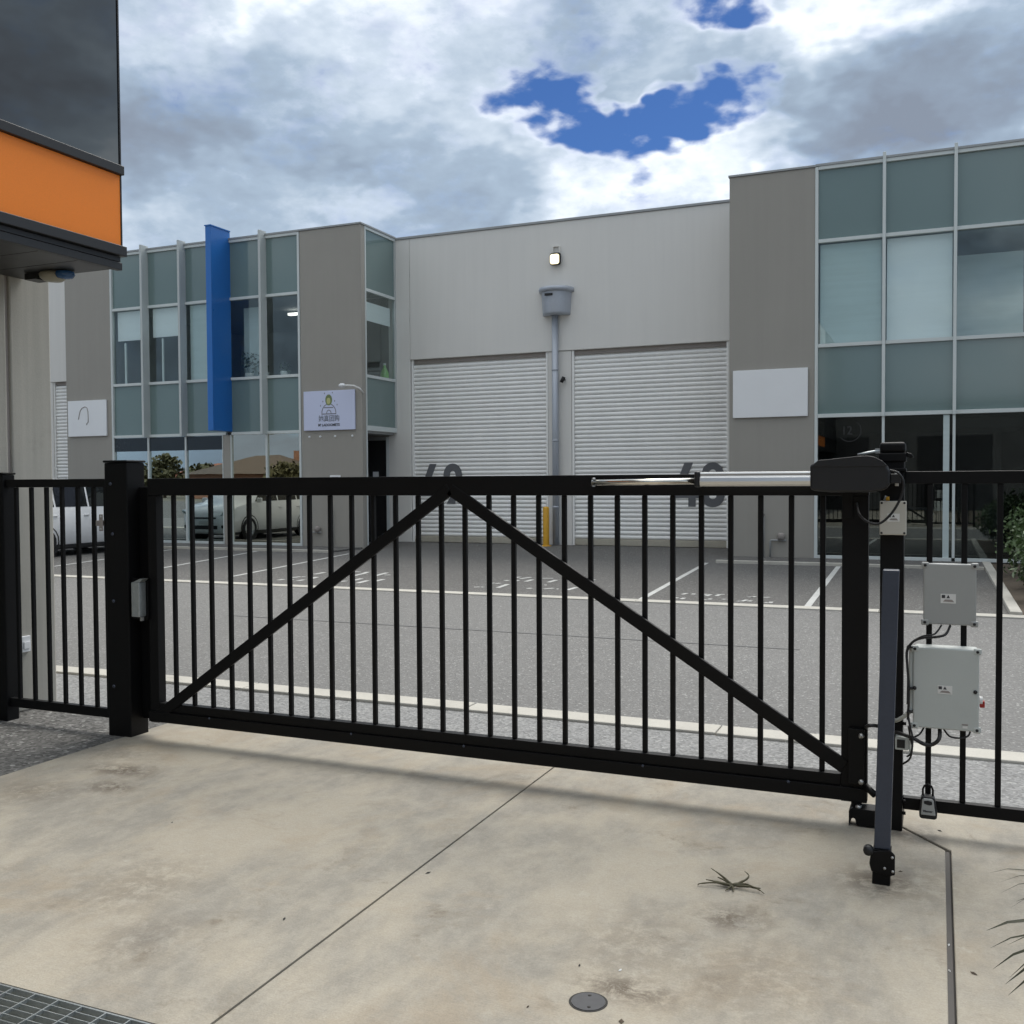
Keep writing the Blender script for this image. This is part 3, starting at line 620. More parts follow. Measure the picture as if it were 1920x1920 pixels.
s3 = board('sign_board', 'signl', 'lilac white sign board with a dome emblem and Chinese lettering under a gooseneck lamp', -14.53, -13.05, 2.915, 3.885)
YS = FB-.0565
def flat(polys, m, name='emblem'):
    b = MB()
    for p in polys: b.add([(x, YS, z) for x, z in p], [tuple(range(len(p)))])
    return b.build(name, m, s3)
cx = -13.79
ell = lambda cx, cz, rx, rz, nn=20: [(cx+rx*math.cos(2*math.pi*i/nn), cz+rz*math.sin(2*math.pi*i/nn)) for i in range(nn)]
def arch(cx, z0, rx, rz, w, nn=14):
    o = []
    for i in range(nn):
        a, c = math.pi*i/nn, math.pi*(i+1)/nn
        o.append([(cx+math.cos(a)*rx, z0+math.sin(a)*rz), (cx+math.cos(c)*rx, z0+math.sin(c)*rz), (cx+math.cos(c)*(rx-w), z0+math.sin(c)*(rz-w)), (cx+math.cos(a)*(rx-w), z0+math.sin(a)*(rz-w))])
    return o
M['emg'] = mat('emblem_green', (.17, .22, .09), .6); M['emy'] = mat('emblem_yellow', (.50, .50, .22), .6); M['emi'] = mat('emblem_grey', (.20, .20, .24), .6)
flat(arch(cx, 3.33, .215, .24, .022)+[[(cx-.215, 3.30), (cx+.215, 3.30), (cx+.215, 3.325), (cx-.215, 3.325)]]+arch(cx, 3.325, .075, .09, .02)+[[(cx-.14, 3.455), (cx+.13, 3.455), (cx+.13, 3.48), (cx-.14, 3.48)]], M['emi'])
YS -= .0015; flat([ell(cx, 3.655, .10, .135)], M['emg']); YS -= .0015; flat([ell(cx-.005, 3.63, .055, .08)], M['emy'])
YS += .003; flat([ell(x, z, .014, .02, 8) for x, z in ((cx-.12, 3.82), (cx+.11, 3.83), (cx-.17, 3.62), (cx+.17, 3.625), (cx-.24, 3.52), (cx+.24, 3.53))], M['emi'])
M['inkg'] = mat('sign_ink_grey', (.20, .22, .27), .6)
text_mesh('她真团购', .17, 'lettering', M['inkg'], s3, (cx-.30, FB-.058, 3.125), FACE, .002, .001, .60)
text_mesh('M\' LADOOMETS', .085, 'lettering', M['ink'], s3, (cx-.31, FB-.058, 3.01), FACE, .003, .001, .62)
for i, x in enumerate((-14.40, -14.08, -13.645, -13.155)):
    o = MB().lathe([(0, -.03), (.022, -.025), (.028, 0)], (x, FB, 2.76), 'y', 10).build('wall_plug', M['sign']); tag(o, ('first', 'second', 'third', 'last')[i]+' of four small white wall plugs under the lilac sign, counted from the windows', 'wall plug', 'row of plugs under the lilac sign')
g = thing('gooseneck_lamp', 'small white gooseneck lamp over the corner of the lilac sign', 'lamp', (-12.85, FB+.05, 3.84))
MB().tube([(-12.845, FB+.02, 3.80), (-12.88, FB-.10, 3.90), (-12.97, FB-.22, 3.955), (-13.10, FB-.28, 3.965), (-13.17, FB-.30, 3.955)], .022, 8).build('neck', M['white'], g)
MB().lathe([(.0, .07), (.05, .062), (.085, .03), (.09, 0), (.05, -.03), (0, -.035)], (-13.235, FB-.31, 3.95), 'z', 14).build('lamp_head', M['sign'], g)
# wall light
g = thing('wall_light', 'lit square floodlight with black rim high on the pale shed wall', 'light', (-8.45, FR, 6.78))
MB().box(-8.585, -8.31, FR-.16, FR-.03, 6.79, 7.09).build('housing', M['cardark'], g, .075, 4)
MB().box(-8.560, -8.335, FR-.20, FR-.10, 6.81, 7.045).build('lens', M['lamp'], g, .065, 4)
for x in (-8.53, -8.37): box('bracket_arm', M['pale'], g, x-.012, x+.012, FR-.05, FR-.0, 7.05, 7.24)
box('bracket_top', M['pale'], g, -8.542, -8.358, FR-.05, FR-.0, 7.242, 7.262)
# rainwater head and downpipe
g = thing('rainwater_head', 'grey half round rainwater head with its downpipe between the two roller doors', 'downpipe', (-8.45, FR, .1))
MB().lathe([(0, 5.60), (.335, 5.60), (.345, 5.66), (.375, 6.14), (.378, 6.20)], (-8.447, FR-.002, 0), 'z', 20, math.pi, 2*math.pi).build('head_bowl', M['zincd'], g)
MB().lathe([(.378, 6.14), (.43, 6.15), (.44, 6.20), (.43, 6.25), (0, 6.26)], (-8.447, FR-.002, 0), 'z', 20, math.pi, 2*math.pi).build('head_lid', M['zincd'], g)
box('overflow_slot', M['cardark'], g, -8.62, -8.42, FR-.388, FR-.36, 6.03, 6.085)
MB().tube([(-8.47, FR-.085, 5.62), (-8.47, FR-.085, .10)], .078, 14).build('pipe', M['zincd'], g)
for z in (4.3, 2.6, 1.0): MB().lathe([(.078, -.02), (.086, -.02), (.086, .02), (.078, .02)], (-8.47, FR-.085, z), 'z', 14).build('pipe_clip', M['zincd'], g)
# CCTV
g = thing('security_camera', 'small black bullet security camera on the pier beside the downpipe', 'camera', (-8.27, FR, 4.0))
MB().tube([(-8.31, FR-.10, 3.99), (-8.245, FR-.09, 4.12)], .045, 10).build('camera_body', M['cardark'], g)
MB().tube([(-8.27, FR-.08, 4.06), (-8.26, FR+.03, 4.06)], .02, 8).build('camera_mount', M['cardark'], g)
# bollard
g = thing('bollard', 'yellow steel bollard guarding the foot of the downpipe', 'bollard', (-8.64, 22.35, .07))
MB().lathe([(.075, .06), (.075, .985), (.06, 1.01), (0, 1.02)], (-8.64, 22.35, 0), 'z', 16).build('post', M['yellow'], g)
MB().lathe([(.13, .06), (.13, .082), (.075, .084)], (-8.64, 22.35, 0), 'z', 16).build('base_plate', M['yellow'], g)
# taps
def tap(x, lab, lab2, px):
    t = thing('water_meter', lab, 'meter', (x, FB, .04))
    MB().tube([(x-.22, FB-.05, .04), (x-.22, FB-.05, .36), (x-.20, FB-.05, .39), (x+.10, FB-.05, .39)], .018, 8).build('pipe', M['cap'], t)
    MB().lathe([(.0, -.07), (.07, -.065), (.075, .04), (.05, .07), (0, .075)], (x, FB-.06, .47), 'z', 12).build('meter_body', M['lintel'], t)
    t2 = thing('standpipe', lab2, 'standpipe', (px, FB, .04))
    MB().tube([(px, FB-.05, .04), (px, FB-.05, .92)], .018, 8).build('pipe', M['cap'], t2)
    MB().tube([(px, FB-.05, .90), (px-.015, FB-.12, .95), (px-.03, FB-.10, 1.03)], [.03, .03, .012], 8).build('tap_head', M['lintel'], t2)
tap(-14.16, 'brown water meter on the panel under the lilac sign', 'thin grey standpipe tap beside the black entry door', -13.72)
tap(-2.93, 'brown water meter on the taupe panel of the right tower', 'thin grey standpipe tap beside roller door 48', -3.29)
t = thing('letter_plate', 'small white plate low on the taupe panel under the lilac sign', 'plate', (-13.65, FB, 1.7)); box('plate', M['sign'], t, -13.80, -13.50, FB-.03, FB-.002, 1.62, 1.80, bevel=.006)
box('slot', M['cardark'], t, -13.75, -13.55, FB-.034, FB-.0305, 1.74, 1.76)
# window sill items
t = thing('green_bottle', 'green plastic bottle on the sill of the corner window', 'bottle', (RX-.20, 22.35, 4.2))
MB().lathe([(.0, 0), (.11, 0), (.115, .05), (.11, .22), (.05, .34), (.035, .37), (.035, .42), (0, .42)], (RX-.20, 22.38, 4.20), 'z', 12).build('bottle_body', M['bottle'], t)
MB().lathe([(.04, .42), (.04, .47), (0, .475)], (RX-.20, 22.38, 4.20), 'z', 10).build('bottle_cap', M['pot'], t)
def potplant(x, h, lab, nl=60, y=FB+.33):
    t = thing('pot_plant', lab, 'plant', (x, y, 4.25)); MB().lathe([(0, 0), (.09, 0), (.12, .22), (.10, .22), (0, .2)], (x, y, 4.25), 'z', 12).build('pot', M['pot'], t)
    b = MB()
    for i in range(nl):
        a = random.uniform(0, 6.28); rr = random.uniform(.02, .30)*h/.7; zz = random.uniform(.2, h); c = Vector((x+math.cos(a)*rr, y+math.sin(a)*rr*.5, 4.25+zz))
        u = Vector((random.uniform(-1, 1), random.uniform(-1, 1), random.uniform(-1, 1))).normalized()*.07; v = u.cross(Vector((random.random(), random.random(), .3))).normalized()*.035
        b.add([c-u, c+v, c+u, c-v], [(0, 1, 2, 3)])
    b.build('foliage', M['leafd'], t)
potplant(-16.45, .75, 'dark leafy pot plant inside the window right of the blue fin'); potplant(-15.98, .5, 'small pot plant inside the window next to the dark leafy one', 40); potplant(-15.35, .42, 'low pot plant behind the window nearest the lilac sign', 40)

# ================================================================== NEAR BUILDING (left)
nb = thing('canopy_building', 'concrete walled building with orange band and dark glazing overhanging at the picture\'s left', 'building', (-6, 5, 0))
NX, NY, CX, CYE = -5.99, 5.44, -5.10, 5.23
def N(name, m, *a, bevel=0.0): return box(name, M[m], nb, *a, bevel=bevel)
N('wall_panel', 'tilt', -20, NX, 5.094, NY, 0, 9, bevel=.012); N('wall_panel', 'tilt', -20, NX, -8, 5.062, 0, 9, bevel=.012); N('wall_panel', 'tilt', -20, NX, -20, -8.03, 0, 9)
N('joint_sealant', 'lintel', -6.2, NX-.02, 5.05, 5.10, 0, 9)
N('upper_storey', 'charcoal', NX+.005, CX-.03, -20, CYE-.02, 3.12, 9)
for i in range(14):
    y1 = CYE-.02-i*.30; N('soffit_panel', 'soffit', NX+.01, CX-.035, y1-.292, y1, 3.075, 3.11)
N('soffit_trim', 'charcoal', CX-.035, CX+.01, -20, CYE+.005, 3.065, 3.115, bevel=.003); N('soffit_trim', 'charcoal', CX-.035, CX+.002, -20, CYE-.002, 3.12, 3.155, bevel=.003)
N('edge_trim', 'charcoal', CX-.03, CX+.035, -20, CYE+.025, 3.158, 3.225, bevel=.004)
for i in range(6):
    y1 = CYE-i*2.4; N('orange_cladding', 'orange', CX-.03, CX+.004, y1-2.392, y1, 3.228, 3.700)
N('edge_trim', 'charcoal', CX-.03, CX+.03, -20, CYE+.018, 3.703, 3.765, bevel=.004)
for i in range(6):
    y1 = CYE-i*2.4; N('tinted_glazing', 'darkglass', CX-.03, CX+.001, y1-2.395, y1, 3.768, 8.9)
N('corner_trim', 'charcoal', CX-.03, CX+.008, CYE+.001, CYE+.012, 3.228, 8.9)
t = thing('sensor_light', 'cream sensor floodlight with blue lens under the dark soffit', 'light', (-5.75, 5.14, 3.07))
MB().lathe([(.0, -.060), (.06, -.056), (.085, -.036), (.09, -.012), (.08, 0)], (-5.60, 5.12, 3.072), 'z', 18).build('lamp_body', M['cream'], t)
MB().lathe([(.0, -.050), (.05, -.043), (.065, -.020), (.06, -.002)], (-5.49, 5.12, 3.070), 'z', 14).build('sensor_lens', M['bluelens'], t)
box('mount_plate', M['soffit'], t, -5.80, -5.70, 5.06, 5.18, 3.03, 3.072)
t = thing('wall_plate', 'small white outlet plate low on the concrete wall behind the left fence', 'plate', (NX, 5.16, .42)); box('plate', M['sign'], t, NX+.001, NX+.022, 5.122, 5.197, .425, .54, bevel=.004)
box('plate_flap', M['sign'], t, NX+.0225, NX+.030, 5.134, 5.185, .45, .50, bevel=.002)

# ================================================================== GATE AND FENCES
YG = 4.90
def post(name, lab, x0, x1, y0, y1, h, capo=.006):
    t = thing(name, lab, 'post', ((x0+x1)/2, (y0+y1)/2, 0))
    box('shaft', M['black'], t, x0, x1, y0, y1, -.05, h-.02, bevel=.008)
    MB().box(x0-capo, x1+capo, y0-capo, y1+capo, h-.019, h-.004).build('cap', M['black'], t, .006)
    return t
lp = post('gate_post', 'thick black steel post at the latch end of the gate', -4.912, -4.724, 4.862, 5.02, 1.775)
box('strike_channel', M['black'], lp, -4.723, -4.610, 4.965, 5.015, .105, 1.60, bevel=.004)
for z, x in ((1.62, -4.86), (1.30, -4.85), (.87, -4.85), (.32, -4.86)): MB().lathe([(0, -.006), (.010, -.004), (.012, 0)], (x, 4.862, z), 'y', 8).build('weld_spot', M['slate'], lp)
gt = thing('swing_gate', 'long black steel bar swing gate with two diagonal braces', 'gate', (-2.45, YG, 0))
def GB(name, *a, bevel=.003): return box(name, M['black'], gt, *a, bevel=bevel)
GB('top_rail', -4.592, -.292, YG, YG+.07, 1.546, 1.652)
GB('stile', -4.598, -4.528, YG+.002, YG+.068, .105, 1.545); GB('stile', -.410, -.294, YG+.002, YG+.068, .105, 1.545)
GB('bottom_rail', -4.527, -.411, YG+.003, YG+.055, .178, .232); GB('bottom_channel', -4.60, -.300, YG-.012, YG+.06, .112, .176)
b0 = MB().box(-4.412-.0125, -4.412+.0125, YG+.02, YG+.045, .2325, 1.5455).build('bar', M['black'], gt, .003, 1)
for i in range(1, 28): share(b0, gt, (i*.14493, 0, 0))
def brace(a, c, w):
    a, c = Vector(a), Vector(c); d_ = (c-a).normalized(); nrm_ = Vector((-d_.z, 0, d_.x))*w/2
    b = MB(); y0, y1 = YG-.004, YG+.019
    v = [a-nrm_, c-nrm_, c+nrm_, a+nrm_]
    b.add([(p.x, y0, p.z) for p in v]+[(p.x, y1, p.z) for p in v], [(0,1,2,3),(7,6,5,4),(0,4,5,1),(1,5,6,2),(2,6,7,3),(3,7,4,0)])
    return b.build('brace', M['black'], gt, .003)
brace((-4.535, YG, .150), (-2.46, YG, 1.580), .066); brace((-2.46, YG, 1.580), (-.395, YG, .268), .066)
GB('lower_plate', -.375, -.305, YG-.030, YG-.001, .20, .46); GB('gusset', -.41, -.36, YG-.008, YG-.0005, 1.44, 1.60)
for z in (.43, .215): MB().lathe([(0, -.014), (.012, -.012), (.013, 0)], (-.318, YG-.03, z), 'y', 8).build('bolt', M['zinc'], gt)
MB().tube([(-.30, YG-.02, .195), (-.255, YG-.05, .165)], .016, 8).build('bolt_handle', M['black'], gt)
MB().box(-.365, -.318, YG+.002, YG+.05, .035, .112).build('pivot_pin', M['black'], gt, .01)
# weld beads on the bottom rail
for x in (-4.12, -3.1, -2.38, -1.37, -.65): MB().lathe([(0, -.004), (.006, -.003), (.008, 0)], (x, YG-.012, .172), 'y', 6).build('weld_bead', M['slate'], gt)
# ground pivot shoe
t = thing('gate_pivot', 'black steel pivot shoe bolted to the concrete at the gate hinge', 'pivot', (-.28, YG, 0))
MB().prism([(-.372, .0), (-.372, .075), (-.355, .088), (-.19, .088), (-.19, .008), (-.335, .008), (-.345, .04), (-.358, .04)], 'y', YG-.035, YG+.06).build('shoe', M['black'], t, .004)
for x in (-.33, -.22): MB().lathe([(.014, .088), (.014, .098), (0, .1)], (x, YG-.015, 0), 'z', 8).build('bolt', M['zinc'], t)
# hinge post with cap and collar
hp = thing('hinge_post', 'black hinge post with collar and cap beside the gate motor', 'post', (-.19, YG+.02, 0))
box('shaft', M['black'], hp, -.241, -.139, YG-.02, YG+.08, -.05, 1.74, bevel=.006)
MB().box(-.246, -.134, YG-.026, YG+.086, 1.741, 1.79).build('cap', M['black'], hp, .014, 3)
MB().box(-.249, -.131, YG-.029, YG+.089, 1.655, 1.672).build('collar', M['black'], hp, .004); MB().box(-.249, -.131, YG-.029, YG+.089, 1.70, 1.742).build('collar', M['black'], hp, .006)
MB().prism([(-.131, 1.745), (-.108, 1.735), (-.100, 1.72), (-.112, 1.715), (-.131, 1.722)], 'y', YG-.02, YG+.02).build('collar_lug', M['black'], hp, .003)
for z in (.50, .14, .085): MB().tube([(-.139, YG-.01, z), (-.125, YG-.01, z)], .008, 8).build('bolt', M['black'], hp)
# fences
def fence(name, lab, x0, xs, x1, zt, zb, stiles=()):
    t = thing(name, lab, 'fence', ((x0+x1)/2, YG+.03, 0))
    box('top_rail', M['black'], t, x0, x1, YG+.005, YG+.045, zt[0], zt[1], bevel=.003); box('bottom_rail', M['black'], t, x0, x1, YG+.005, YG+.045, zb[0], zb[1], bevel=.003)
    b0 = MB().box(xs[0]-.0125, xs[0]+.0125, YG+.0125, YG+.0375, zb[1]+.0005, zt[0]-.0005).build('bar', M['black'], t, .003, 1)
    for x in xs[1:]: share(b0, t, (x-xs[0], 0, 0))
    for a, c in stiles: box('stile', M['black'], t, a, c, YG+.004, YG+.046, zb[0]+.001, zt[1]-.001, bevel=.003)
    return t
fl = fence('bar_fence', 'short black bar fence panel in front of the concrete wall', -5.843, [-5.762, -5.622, -5.484, -5.345, -5.205, -5.067], -4.914, (1.60, 1.654), (.098, .158), ((-4.965, -4.916),))
fr = fence('bar_fence', 'black bar fence panel carrying the control boxes', -.138, [-.031, .113, .257, .401, .545, .689, .833, .977], 1.10, (1.60, 1.656), (.098, .154))
post('fence_post', 'black square post at the concrete wall end of the short fence', -5.945, -5.845, YG-.015, YG+.085, 1.706)
post('fence_post', 'black square post beyond the control boxes', 1.10, 1.17, YG-.01, YG+.06, 1.70)
t = thing('latch_bracket', 'grey steel latch bracket between the short fence and the thick post', 'latch', (-4.93, YG-.02, 1.35))
box('plate', M['lintel'], t, -4.955, -4.925, YG-.045, YG-.038, 1.318, 1.425, bevel=.003); box('tongue', M['lintel'], t, -4.99, -4.955, YG-.038, YG+.003, 1.35, 1.385, bevel=.003)
for z in (1.33, 1.41): MB().lathe([(0, -.006), (.007, -.004), (.008, 0)], (-4.94, YG-.045, z), 'y', 8).build('screw', M['zinc'], t)
# gate lock body
t = thing('gate_lock', 'narrow aluminium electric lock box between latch post and gate', 'lock', (-4.63, YG-.05, .78))
box('lock_body', M['galv'], t, -4.668, -4.604, YG-.075, YG-.013, .782, 1.000, bevel=.005)
MB().prism([(-4.655, 1.001), (-4.60, 1.024), (-4.575, 1.024), (-4.604, 1.001)], 'y', YG-.07, YG-.02).build('lock_top', M['galv'], t)
box('lock_bolt', M['zinc'], t, -4.612, -4.598, YG-.06, YG-.04, .757, .781); box('mount_plate', M['black'], t, -4.722, -4.59, YG-.012, YG-.001, .76, 1.02)
# gate opener
t = thing('gate_opener', 'linear gate motor with black housing, aluminium tube and chrome rod', 'motor', (-.35, 4.78, 1.56))
YM = 4.785
MB().tube([(-1.60, YM, 1.612), (-1.075, YM, 1.617)], .0155, 14).build('push_rod', M['chrome'], t)
MB().box(-1.075, -1.048, YM-.036, YM+.036, 1.588, 1.664).build('end_collar', M['blackp'], t, .008)
MB().prism([(YM-.030, 1.592), (YM+.034, 1.592), (YM+.038, 1.60), (YM+.038, 1.648), (YM+.03, 1.66), (YM-.022, 1.66), (YM-.026, 1.652), (YM-.026, 1.640), (YM-.036, 1.634), (YM-.040, 1.615), (YM-.037, 1.60)], 'x', -1.048, -.535).build('tube_body', M['alu'], t, .002)
hs = [(-.534, 1.578), (-.536, 1.688), (-.50, 1.706), (-.42, 1.713), (-.33, 1.722), (-.285, 1.7235), (-.255, 1.716), (-.225, 1.699), (-.205, 1.678), (-.195, 1.655), (-.195, 1.600), (-.212, 1.575), (-.26, 1.564), (-.33, 1.562), (-.45, 1.564), (-.515, 1.570)]
MB().prism(hs, 'y', YM-.062, YM+.058).build('motor_housing', M['blackp'], t, .010, 3)
MB().prism([(x, z+.0015) for x, z in ((-.53, 1.678), (-.50, 1.7075), (-.42, 1.7145), (-.33, 1.7235), (-.285, 1.725), (-.255, 1.7175), (-.225, 1.7005), (-.205, 1.6795), (-.205, 1.676))], 'y', YM-.066, YM-.061).build('cover_lip', M['blackp'], t, .002)
box('rear_fork', M['blackp'], t, -.196, -.150, YM-.02, YM+.02, 1.602, 1.645, bevel=.004); MB().tube([(-.168, YM, 1.59), (-.168, YM, 1.655)], .009, 8).build('pivot_bolt', M['zinc'], t)
box('rear_bracket', M['black'], t, -.185, -.14, YM+.02, YG-.021, 1.607, 1.640); box('front_bracket', M['black'], t, -1.615, -1.575, YM-.005, YG-.001, 1.60, 1.626)
for z in (1.596, 1.632): MB().lathe([(.009, 0), (.009, .008), (0, .009)], (-1.592, YM, z-.004), 'z', 8).build('bolt', M['zinc'], t)
t = thing('antenna_rod', 'thin grey bracket rod from the post cap above the gate motor', 'rod', (-.24, 4.85, 1.73)); MB().tube([(-.337, 4.83, 1.733), (-.305, 4.83, 1.740), (-.243, 4.84, 1.752)], .006, 8).build('rod', M['galv'], t)
box('rod_clip', M['galv'], t, -.262, -.243, 4.835, 4.86, 1.740, 1.762)
# boxes
def enclosure(name, lab, m, x0, x1, z0, z1, dep, tabs, lid):
    yb = YG+.004; t = thing(name, lab, 'box', ((x0+x1)/2, yb, z0))
    box('case', M[m], t, x0+.008, x1-.008, yb-dep, yb, z0+.006, z1-.006, bevel=.008)
    box('lid', M[m], t, x0+.003, x1-.003, yb-dep-lid, yb-dep-.001, z0+.002, z1-.002, bevel=.006)
    for sx in (x0, x1):
        for sz in (z0, z1):
            a = sx-.006 if sx == x0 else sx-.026; c = sz-.004 if sz == z0 else sz-.024
            MB().box(a, a+.032, yb-dep-lid-.003, yb-dep-.006, c, c+.028).build('corner_lug', M[m], t, .006)
            MB().lathe([(0, -.004), (.006, -.003), (.007, .001)], (a+.016, yb-dep-lid-.003, c+.014), 'y', 8).build('lid_screw', M['cardark'], t)
    return t, yb-dep-lid
def sticker(t, y, x, z, w=.030, h=.021):
    s_ = box('sticker', M['sticker'], t, x, x+w, y-.0012, y-.0002, z, z+h)
    box('sticker_print', M['ink'], s_, x+w*.07, x+w*.30, y-.0020, y-.0013, z+h*.55, z+h*.88)
    MB().prism([(x+w*.38, z+h*.55), (x+w*.62, z+h*.55), (x+w*.5, z+h*.90)], 'y', y-.0020, y-.0013).build('sticker_print', M['ink'], s_)
    MB().prism([(x+w*.15, z+h*.18), (x+w*.9, z+h*.14), (x+w*.75, z+h*.40), (x+w*.3, z+h*.40)], 'y', y-.0020, y-.0013).build('sticker_print', M['lintel'], s_)
t, yf = enclosure('control_box', 'dark grey control box with small sticker, upper of the two on the fence', 'boxgrey', -.058, .163, .972, 1.247, .075, 1, .018)
sticker(t, yf, .016, 1.070, .062, .042)
t, yf = enclosure('control_box', 'larger pale grey control box with red switch, lower of the two on the fence', 'boxpale', -.098, .176, .512, .876, .11, 1, .020)
sticker(t, yf, .006, .672, .060, .038); box('rating_label', M['lintel'], t, .105, .130, yf-.0015, yf-.0002, .540, .546)
box('label_strip', M['sticker'], t, .108, .128, yf-.0015, yf-.0002, .527, .537)
MB().lathe([(.018, 0), (.018, .012), (0, .013)], (.177, YG-.06, .642), 'x', 12).build('switch_plate', M['sticker'], t); box('red_switch', M['red'], t, .1775, .198, YG-.072, YG-.05, .612, .642, bevel=.003)
for x in (-.088, .158): MB().lathe([(0, -.006), (.008, -.004), (.009, 0)], (x, yf, .69), 'y', 8).build('lid_catch', M['cardark'], t)
t, yf = enclosure('junction_box', 'cream junction box with sticker on the hinge post', 'boxcream', -.240, -.129, 1.368, 1.523, .0, 1, .0) if False else (thing('junction_box', 'cream junction box with sticker on the hinge post', 'box', (-.185, YG-.02, 1.368)), YG-.085)
box('case', M['boxcream'], t, -.238, -.130, YG-.070, YG-.021, 1.372, 1.520, bevel=.006); box('lid', M['boxcream'], t, -.241, -.127, YG-.085, YG-.0705, 1.369, 1.523, bevel=.005)
for x in (-.232, -.136):
    for z in (1.378, 1.514): MB().lathe([(0, -.002), (.005, -.0015), (.0055, .001)], (x, YG-.085, z), 'y', 8).build('lid_screw', M['cardark'], t)
sticker(t, YG-.085, -.208, 1.430, .052, .036)
MB().tube([(-.208, YG-.055, 1.524), (-.208, YG-.055, 1.542)], .008, 8).build('cable_gland', M['yellow'], t); MB().tube([(-.222, YG-.05, 1.524), (-.214, YG-.05, 1.545)], .006, 8).build('cable_gland', M['galv'], t)
# photo cell
t = thing('photo_cell', 'small grey photo cell box with dark face low on the hinge post', 'sensor', (-.14, YG-.05, .40))
box('case', M['boxpale'], t, -.170, -.112, YG-.075, YG-.021, .392, .452, bevel=.005); box('face', M['cardark'], t, -.162, -.128, YG-.0775, YG-.0752, .402, .440, bevel=.002); box('side_flange', M['boxpale'], t, -.1115, -.104, YG-.07, YG-.03, .385, .455)
# cables
CB = {'motor_lead': [(-0.196,4.740,1.660),(-0.165,4.740,1.651),(-0.143,4.740,1.624),(-0.138,4.740,1.589),(-0.151,4.740,1.535),(-0.186,4.740,1.471),(-0.235,4.740,1.425),(-0.284,4.740,1.429),(-0.325,4.780,1.463),(-0.344,4.885,1.511)],
'bundle_a': [(0.056,4.830,0.968),(0.035,4.760,0.937),(-0.013,4.760,0.923),(-0.056,4.760,0.918),(-0.095,4.760,0.899),(-0.119,4.760,0.857),(-0.119,4.760,0.798),(-0.112,4.760,0.703),(-0.113,4.760,0.595),(-0.115,4.770,0.547)],
'bundle_b': [(0.020,4.830,0.968),(-0.008,4.750,0.939),(-0.056,4.750,0.927),(-0.104,4.750,0.893),(-0.123,4.750,0.847),(-0.116,4.750,0.759),(-0.117,4.75,0.62)],
'drop_b': [(-0.113,4.770,0.559),(-0.106,4.760,0.519),(-0.095,4.760,0.465),(-0.103,4.760,0.380),(-0.137,4.870,0.318)],
'drop_c': [(-0.112,4.760,0.520),(-0.104,4.770,0.464),(-0.097,4.770,0.432),(-0.102,4.770,0.395),(-0.118,4.80,0.372)],
'conduit': [(-0.102,4.790,0.866),(-0.104,4.790,0.758),(-0.101,4.790,0.614),(-0.114,4.790,0.572),(-0.156,4.830,0.529),(-0.174,4.870,0.515)],
'loop': [(0.016,4.820,0.516),(0.014,4.770,0.473),(-0.014,4.770,0.444),(-0.049,4.770,0.443),(-0.093,4.770,0.465),(-0.142,4.800,0.472),(-0.198,4.860,0.469)],
'loop2': [(-0.229,4.870,0.481),(-0.261,4.800,0.500),(-0.286,4.800,0.496),(-0.300,4.890,0.467)],
'tail': [(0.025,4.840,0.515),(0.055,4.790,0.484),(0.099,4.790,0.479),(0.133,4.800,0.491),(0.143,4.850,0.516)],
'tail2': [(-0.043,4.840,0.515),(-0.065,4.800,0.480),(-0.095,4.790,0.462),(-0.107,4.770,0.456)]}
def smoothpts(p, k=5):
    p = [Vector(q) for q in p]; o = []
    for i in range(len(p)-1):
        a, b, c, e = p[max(i-1, 0)], p[i], p[i+1], p[min(i+2, len(p)-1)]
        for j in range(k):
            t_ = j/k; o.append(.5*((2*b)+(c-a)*t_+(2*a-5*b+4*c-e)*t_**2+(3*b-a-3*c+e)*t_**3))
    return o+[p[-1]]
CLAB = {'motor_lead': ('black cable looping from the gate motor over the cream junction box', .0055, 'rubber'), 'bundle_a': ('outer black cable from the upper control box down past the lower box', .0055, 'rubber'), 'bundle_b': ('thin black cable leaving the upper control box with the others', .004, 'rubber'),
 'drop_b': ('long black cable dropping beside the photo cell', .0045, 'rubber'), 'drop_c': ('short black cable curling into the photo cell', .004, 'rubber'), 'conduit': ('grey conduit along the left edge of the lower control box', .0095, 'boxpale'),
 'loop': ('thick black cable looping under the lower control box', .0085, 'rubber'), 'loop2': ('short thick black cable arching between gate stile and hinge post', .0085, 'rubber'), 'tail': ('thin black cable sagging under the right corner of the lower control box', .004, 'rubber'), 'tail2': ('thin black cable from the lower box to the cable crossing', .004, 'rubber')}
for k, p in CB.items():
    lab, r, m = CLAB[k]; o = MB().tube(smoothpts(p), r, 8).build('cable' if k != 'conduit' else 'conduit', M[m]); tag(o, lab, 'cable' if k != 'conduit' else 'conduit', 'cables on the gate controls')
for i, (x, z) in enumerate(((-.110, .875), (-.108, .69), (-.108, .585))):
    o = MB().box(x-.012, x+.014, 4.745, 4.80, z-.003, z+.003).build('cable_tie', M['rubber']); tag(o, ('topmost', 'middle', 'lowest')[i]+' black cable tie on the bundle beside the lower control box', 'cable tie', 'cable ties on the bundle')
